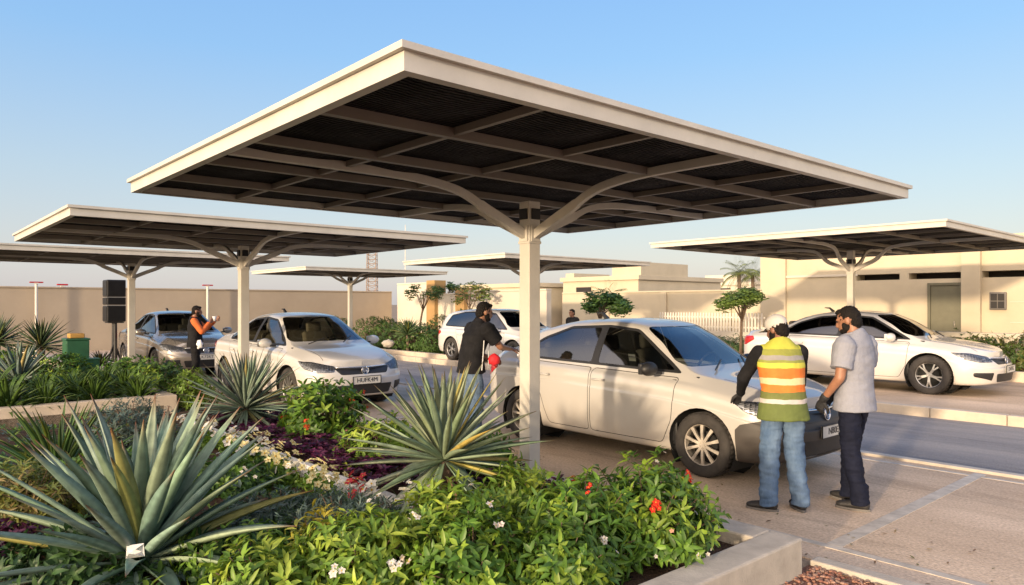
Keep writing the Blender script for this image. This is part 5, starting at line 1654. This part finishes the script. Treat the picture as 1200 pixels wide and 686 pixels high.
# shrubs in the middle of the bed
shrub('flowering_shrub', 'round bush with orange red blossoms in front of the clean white sedan', at(376, 8.15, .15), 41, (.46, .42, .44), 420, .10, .040, SHR, [(7, (3, 5), .022, (.72, .08, .03)), (2, (1, 2), .02, WHT)])
shrub('shrub', 'yellow green bush left of the trunked agave at the pavement edge', gp(452, 548, .15), 42, (.45, .32, .30), 330, .085, .032, SHR_L, [(3, (1, 2), .022, PNK), (3, (1, 2), .02, WHT)])
shrub('shrub', 'narrow leafy bush behind the trunked agave beside the post', gp(560, 566, .15), 43, (.36, .26, .28), 260, .085, .03, SHR)
shrub('shrub', 'bright green bush at the end of the cream bed wall', gp(225, 478, .02), 44, (.40, .40, .40), 420, .075, .028, [(.11, .19, .025), (.14, .22, .03)])
GB = [(.085, .13, .11), (.11, .16, .13), (.07, .11, .09), (.13, .18, .145)]
shrub('rosemary_shrub', 'blue green needle leaved shrub right of the biggest agave', gp(402, 640, .15), 45, (.40, .36, .22), 640, .06, .010, GB, (), None, 'shrub', 11, .1, .2, .5, .3, .7)
shrub('rosemary_shrub', 'dark needle leaved shrub between the biggest agave and the white flowers', gp(330, 612, .15), 46, (.45, .40, .13), 560, .06, .011, GB + DRK, (), None, 'shrub', 10, .1, .2, .5, .3, .7)
shrub('rosemary_shrub', 'blue green needle leaved shrub behind the biggest agave near the path', gp(150, 530, .15), 47, (.50, .45, .36), 520, .07, .013, GB, (), None, 'shrub', 10, .1, .2, .5, .3, .7)
shrub('shrub', 'leafy green shrub hidden behind the right leaves of the biggest agave', gp(265, 570, .15), 48, (.5, .4, .12), 420, .08, .03, DRK + SHR, [(6, (1, 3), .02, WHT), (2, (1, 2), .02, YEL)])
shrub('shrub', 'leafy green shrub with a few cream flowers behind the biggest agave', gp(130, 585, .15), 49, (.5, .4, .24), 420, .08, .03, SHR + DRK, [(5, (1, 3), .022, YEL), (3, (1, 2), .022, RED)])
shrub('shrub', 'yellow green ferny shrub at the left edge beside the biggest agave', gp(28, 618, .15), 50, (.42, .38, .30), 420, .08, .014, [(.16, .17, .03), (.12, .15, .03), (.20, .15, .05)], (), None, 'shrub', 8, .3, .25)
shrub('shrub', 'small purple leaved shrub at the left edge under the biggest agave', gp(12, 655, .15), 51, (.24, .24, .14), 200, .05, .026, [(.055, .012, .035), (.09, .02, .05)])
shrub('shrub', 'low dark shrub under the left leaves of the biggest agave', gp(75, 680, .15), 52, (.45, .35, .16), 300, .075, .028, DRK)
shrub('shrub', 'low dark green shrub under the right leaves of the biggest agave', gp(290, 668, .15), 53, (.42, .35, .16), 330, .075, .026, DRK + SHR)
shrub('shrub', 'low green filler shrub in front of the white edging strip', gp(455, 640, .15), 54, (.30, .28, .10), 260, .07, .024, DRK + SHR)

# purple ground cover: too many small plants to count
rg = R_(61); mb = MB(); PUR = [(.095, .016, .055), (.13, .025, .075), (.07, .014, .042), (.16, .05, .10), (.07, .04, .04)]
for i in range(1500):
    a = rg.uniform(-9.6, -3.9); b = rg.uniform(2.99, 4.12)
    h = .14 + .09 * noise.noise((a * 1.8, b * 1.8, 3)) + .05
    p = ab(a, b, .15 + h * rg.uniform(.5, 1)); d = (rdir(rg) + Vector((0, 0, 1.3))).normalized(); c = rg.choice(PUR)
    for j in range(6):
        an = j * PI / 3 + rg.uniform(-.3, .3)
        leaf(mb, p, (Vector((math.cos(an), math.sin(an), rg.uniform(.1, .8)))).normalized(), d, rg.uniform(.05, .085), rg.uniform(.024, .034), vcol(c, rg.uniform(-.25, .25)), .4)
o = mb.build('purple_ground_cover', M['leaf'], None, True); tag(o, 'dense purple leaved ground cover filling the strip behind the white edging', 'ground cover', kind='stuff')
rg = R_(62); mb = MB()
for i in range(1300):
    a = rg.uniform(-10.8, -3.7); b = rg.uniform(-.5, 2.5)
    p = ab(a, b, .155 + rg.uniform(0, .09)); c = rg.choice(DRK + SHR + GB)
    for j in range(5):
        an = rg.uniform(0, 6.28)
        leaf(mb, p, (Vector((math.cos(an), math.sin(an), rg.uniform(.2, 1.2)))).normalized(), Vector((0, 0, 1)), rg.uniform(.06, .11), rg.uniform(.018, .03), vcol(c, rg.uniform(-.25, .25)), .4)
o = mb.build('low_ground_cover', M['leaf'], None, True); tag(o, 'low mixed green ground cover growing between the agaves of the front bed', 'ground cover', kind='stuff')

# pansy clumps in front of the edging
def pansy(seed, col, eye):
    rng = R_(seed); lv, st, ends = bush(rng, (.11, .11, .08), 34, .05, .022, SHR, 4, .2, .5, .3)
    return lv, flowers_on([(e[0] + Vector((0, 0, .03)), (e[1] + Vector((0, 0, .25))).normalized(), 1) for e in ends], rng, 26, (1, 1), .032, col, eye)


PC = [(pansy(71, (.85, .82, .74), (.75, .5, .05))), (pansy(72, (.85, .76, .40), (.6, .35, .02))), (pansy(73, (.55, .05, .06), (.7, .5, .1)))]
rg = R_(74)
names = ['white pansy clump in front of the white edging strip', 'pale yellow pansy clump in front of the white edging strip', 'red pansy clump at the right end of the flower row']
seq = [0, 0, 1, 0, 0, 1, 0, 1, 0, 0, 1, 1, 0, 1, 1, 1, 0, 2, 0, 0]
roots = {}
for i, k in enumerate(seq):
    loc = ab(-8.9 + i * .245 + rg.uniform(-.04, .04), 2.74 + rg.uniform(-.09, .05), .15)
    if k not in roots:
        lv, fl = PC[k]
        o = plant('pansy_clump', loc, names[k], 'flowers', ('row of white pansies', 'row of yellow pansies', 'red pansies')[k], lv, None, [fl], rg.uniform(0, 6), 1.3); roots[k] = o
    else:
        o = copy_tree(roots[k]); o.location = loc; o.rotation_euler[2] = rg.uniform(0, 6); 
        o.scale = (rg.uniform(1.0, 1.5),) * 3

# left bed: row of strappy lilies behind the cream wall
l1 = strap(R_(81), 70, .62, .055, (.085, .155, .028), (25, 85), 1.2); l2 = strap(R_(82), 80, .55, .06, (.13, .20, .035), (20, 80), 1.3)
rg = R_(83); proto = {}
i = 0
for (a, b0, n) in ((-12.45, 3.0, 8), (-13.3, 3.0, 8), (-14.6, 3.0, 6)):
    for k in range(n):
        kind = (i * 7 + k) % 2
        loc = ab(a + rg.uniform(-.12, .12), b0 - k * .55 + rg.uniform(-.1, .1), .15)
        if kind not in proto:
            o = strap_plant('lily_plant', ('dark strappy lily in the bed behind the cream wall', 'lighter broad leaved lily in the bed behind the cream wall')[kind], loc, (l1, l2)[kind], 0, 1, ('dark lilies of the left bed', 'lighter lilies of the left bed')[kind]); proto[kind] = o
        else:
            o = copy_tree(proto[kind]); o.location = loc
        o.rotation_euler[2] = rg.uniform(0, 6.28); o.scale = (rg.uniform(.8, 1.15),) * 3
        i += 1
for k, (px, d, lab, s) in enumerate(((75, 14.2, 'leafy shrub in front of the tall green cabinet', .45), (20, 15.5, 'leafy shrub at the left edge below the dark yucca', .5), (150, 14.0, 'leafy shrub in front of the post by the grey sedan', .42), (185, 13.2, 'leafy shrub at the right end of the lily bed', .42))):
    shrub('shrub', lab, at(px, d, .15), 90 + k, (.55, .45, s * .8), 260, .11, .04, SHR + DRK)

# rounded hedges across the lane
rb = [(-17.5, 13.0, .42, .42), (-18.3, 12.9, .45, .40), (-19.2, 13.0, .55, .50), (-20.2, 13.0, .60, .52), (-21.3, 13.1, .6, .5), (-22.6, 13.2, .65, .6), (-18.2, 14.0, .5, .75), (-20.0, 14.4, .6, .62), (-23.8, 14.5, .7, .55), (-26.0, 13.4, .8, .6)]
labs = ['rounded hedge nearest the white hatchback across the lane', 'low rounded hedge second from the white hatchback', 'broad clipped hedge right of the white rock', 'broad clipped hedge behind the white rock', 'clipped hedge left of the white rock', 'clipped hedge beneath the far small canopy', 'tallest dark ball shaped hedge left of the man in the dark shirt', 'dark clipped hedge behind the row by the spiky yucca', 'clipped hedge behind the far canopy post', 'farthest clipped hedge by the tan wall']
for k, (a, b, r, h) in enumerate(rb):
    shrub('clipped_hedge', labs[k], ab(a, b, .16), 100 + k, (r * 1.12, r * 1.12, h * 1.2), 800, .055, .028, [(.06, .125, .024), (.085, .155, .03)], (), 'rounded hedges across the lane', 'hedge', 5, .3, .10, .5, .08)
q = MB(); q.ell((0, 0, .10), (.20, .15, .12), 20, 14, jit=.25, seed=3)
tag(q.build('rock', M['concrete'], None, True, loc=at(455, 22.4, .40)), 'pale rock lying among the rounded hedges', 'rock')
# right hedges
rb = [(-5.1, 18.4, .6, .50), (-4.2, 18.5, .62, .55), (-3.2, 18.6, .7, .55), (-5.4, 19.0, .4, .40), (-2.2, 18.7, .7, .5)]
labs = ['loose green hedge bush at the nose of the right white sedan', 'loose green hedge bush by the low wall at the right edge', 'hedge bush cut by the right edge of the view', 'small hedge bush behind the nose of the right white sedan', 'hedge bush just outside the right edge']
for k, (a, b, r, h) in enumerate(rb[:4]):
    shrub('hedge_bush', labs[k], ab(a, b, .14), 120 + k, (r * 1.15, r * 1.15, h * 1.15), 520, .085, .035, [(.05, .095, .02), (.08, .12, .025), (.11, .12, .03)], (), 'hedge in front of the low wall', 'hedge')
for k, a in enumerate((-13.3, -12.6)):
    shrub('hedge_bush', ('small dark hedge left of the small tree trunk', 'small dark hedge right of the small tree trunk')[k], ab(a, 20.9, .14), 130 + k, (.55, .45, .34), 300, .07, .03, DRK, (), None, 'hedge')
shrub('shrub', 'small yellowish shrub against the boundary wall between the two trees', ab(-17.6, 21.9, .13), 140, (.35, .35, .55), 160, .09, .035, SHR_L)


# small trees: trunk with limbs, crown of leaf clumps
def tree(name, label, loc, seed, hc, r, n, L, W, cols, lean=.1, clumps=12, flat=.7):
    rng = R_(seed); o = empty(name, loc, 0, label, 'tree')
    tk = MB(); tk.tube([(0, 0, -.02), (lean * .3, 0, hc * .4), (lean, .03, hc * .8), (lean, 0, hc)], [.055, .045, .035, .02], 8)
    lv = MB()
    for c in range(clumps):
        q = rdir(rng); q.z = abs(q.z) * .9 - .25
        ctr = Vector((lean + q.x * r * .8, q.y * r * .8, hc + q.z * r * flat))
        tk.tube([(lean * .8, 0, hc * rng.uniform(.6, .8)), ((ctr.x + lean) * .5, ctr.y * .5, (hc + ctr.z) * .48), ctr], [.02, .013, .006], 5)
        rr = r * rng.uniform(.28, .46)
        for i in range(n // clumps):
            v = rdir(rng); p = ctr + Vector((v.x, v.y, v.z * .75)) * rr * rng.uniform(.35, 1.1)
            base = vcol(rng.choice(cols), rng.uniform(-.25, .25))
            a0 = rng.uniform(0, 6.28); d = (v + Vector((0, 0, .3))).normalized()
            for j in range(4):
                an = a0 + j * 1.57
                leaf(lv, p, (Vector((math.cos(an), math.sin(an), rng.uniform(-.3, .6))) + d * .4).normalized(), d, L * rng.uniform(.7, 1.2), W, base, .5)
    tk.build('trunk', M['trunk'], o, True); lv.build('crown', M['leaf'], o, True)
    return o


tree('small_tree', 'small dark green tree with a wide crown behind the old white car', at(700, 25.0, .13), 151, 1.55, .92, 700, .16, .065, [(.05, .11, .025), (.08, .15, .035)], .1, 10, .55)
tree('small_tree', 'small light green tree with a round crown by the picket fence', at(868, 22.3, .13), 152, 1.66, .72, 1100, .10, .042, [(.09, .15, .03), (.13, .20, .04)], .05, 15, .62)
tree('small_tree', 'thin sparse young tree in front of the left brown pillar', at(491, 31.0, .1), 153, 2.1, .75, 150, .13, .05, [(.09, .15, .035)], .2, 7, .8)
tree('small_tree', 'sparse young tree in front of the right brown pillar', at(553, 29.0, .1), 154, 2.0, .85, 220, .13, .05, [(.10, .16, .035), (.18, .18, .04)], -.1, 8, .8)
tree('small_tree', 'dark round young tree between the two brown pillars', at(525, 32.5, .1), 155, 2.2, .55, 200, .12, .05, DRK, 0, 8, .8)


def palm(label, loc, h, seed, L=1.3, n=26):
    rng = R_(seed); o = empty('palm_tree', loc, 0, label, 'palm')
    tk = MB(); tk.tube([(0, 0, -.02), (.05, 0, h * .5), (0, 0, h)], [.16, .12, .11], 9); tk.build('trunk', M['trunk'], o, True)
    mb = MB()
    for i in range(n):
        az = i * 2.4; el = math.radians(rng.uniform(-25, 75)); d = Vector((math.cos(az) * math.cos(el), math.sin(az) * math.cos(el), math.sin(el))); p = Vector((0, 0, h)); col = vcol((.16, .19, .06), rng.uniform(-.25, .3))
        s = d.cross(Vector((0, 0, 1))).normalized(); l = L * rng.uniform(.8, 1.1)
        for k in range(14):
            p = p + d * l / 14; d = (d - Vector((0, 0, .085))).normalized()
            for sg in (1, -1): leaf(mb, p, (s * sg + d * .6 - Vector((0, 0, .25))).normalized(), Vector((0, 0, 1)), l * .30 * (1 - .5 * k / 14), .035, col, .6)
    mb.build('crown', M['leaf'], o, True)


palm('left of the two distant palms showing over the roofs', at(866, 46), 3.75, 161)
palm('right of the two distant palms showing over the roofs', at(882, 46.5), 3.65, 162)
palm('single short palm rising over the boundary wall above the dark tree', at(714, 31.5), 2.0, 163, .95, 30)


q = MB(); q.add([(-.05, 0, 0), (.05, .01, .01), (.06, -.02, .09), (-.03, -.03, .08), (0, -.06, .05)], [(0, 1, 2, 3), (0, 4, 1), (3, 2, 4)])
o = q.build('paper_scrap', M['whitebag'], None, loc=gp(158, 655, .30), bevel=0); so_ = o.modifiers.new('thick', 'SOLIDIFY'); so_.thickness = .004
tag(o, 'white scrap of paper caught at the base of the biggest agave', 'scrap')

rg = R_(191); mb = MB()
for i in range(170):
    a = rg.uniform(-9, 1.5); b = 4.45 + abs(rg.gauss(0, .8)); 
    if a < -2.3 and b < 4.5: continue
    p = ab(a, b, .008 if b > 4.75 else .012); an = rg.uniform(0, 6.28)
    leaf(mb, p, Vector((math.cos(an), math.sin(an), .06)).normalized(), Vector((0, 0, 1)), rg.uniform(.025, .06), rg.uniform(.012, .022), rg.choice([(.20, .12, .05), (.14, .08, .035), (.26, .19, .07), (.12, .12, .04)]), -.1)
o = mb.build('leaf_litter', M['leaf'], None); tag(o, 'scattered dry fallen leaves on the paving beside the planter wall', 'leaf litter', kind='stuff')
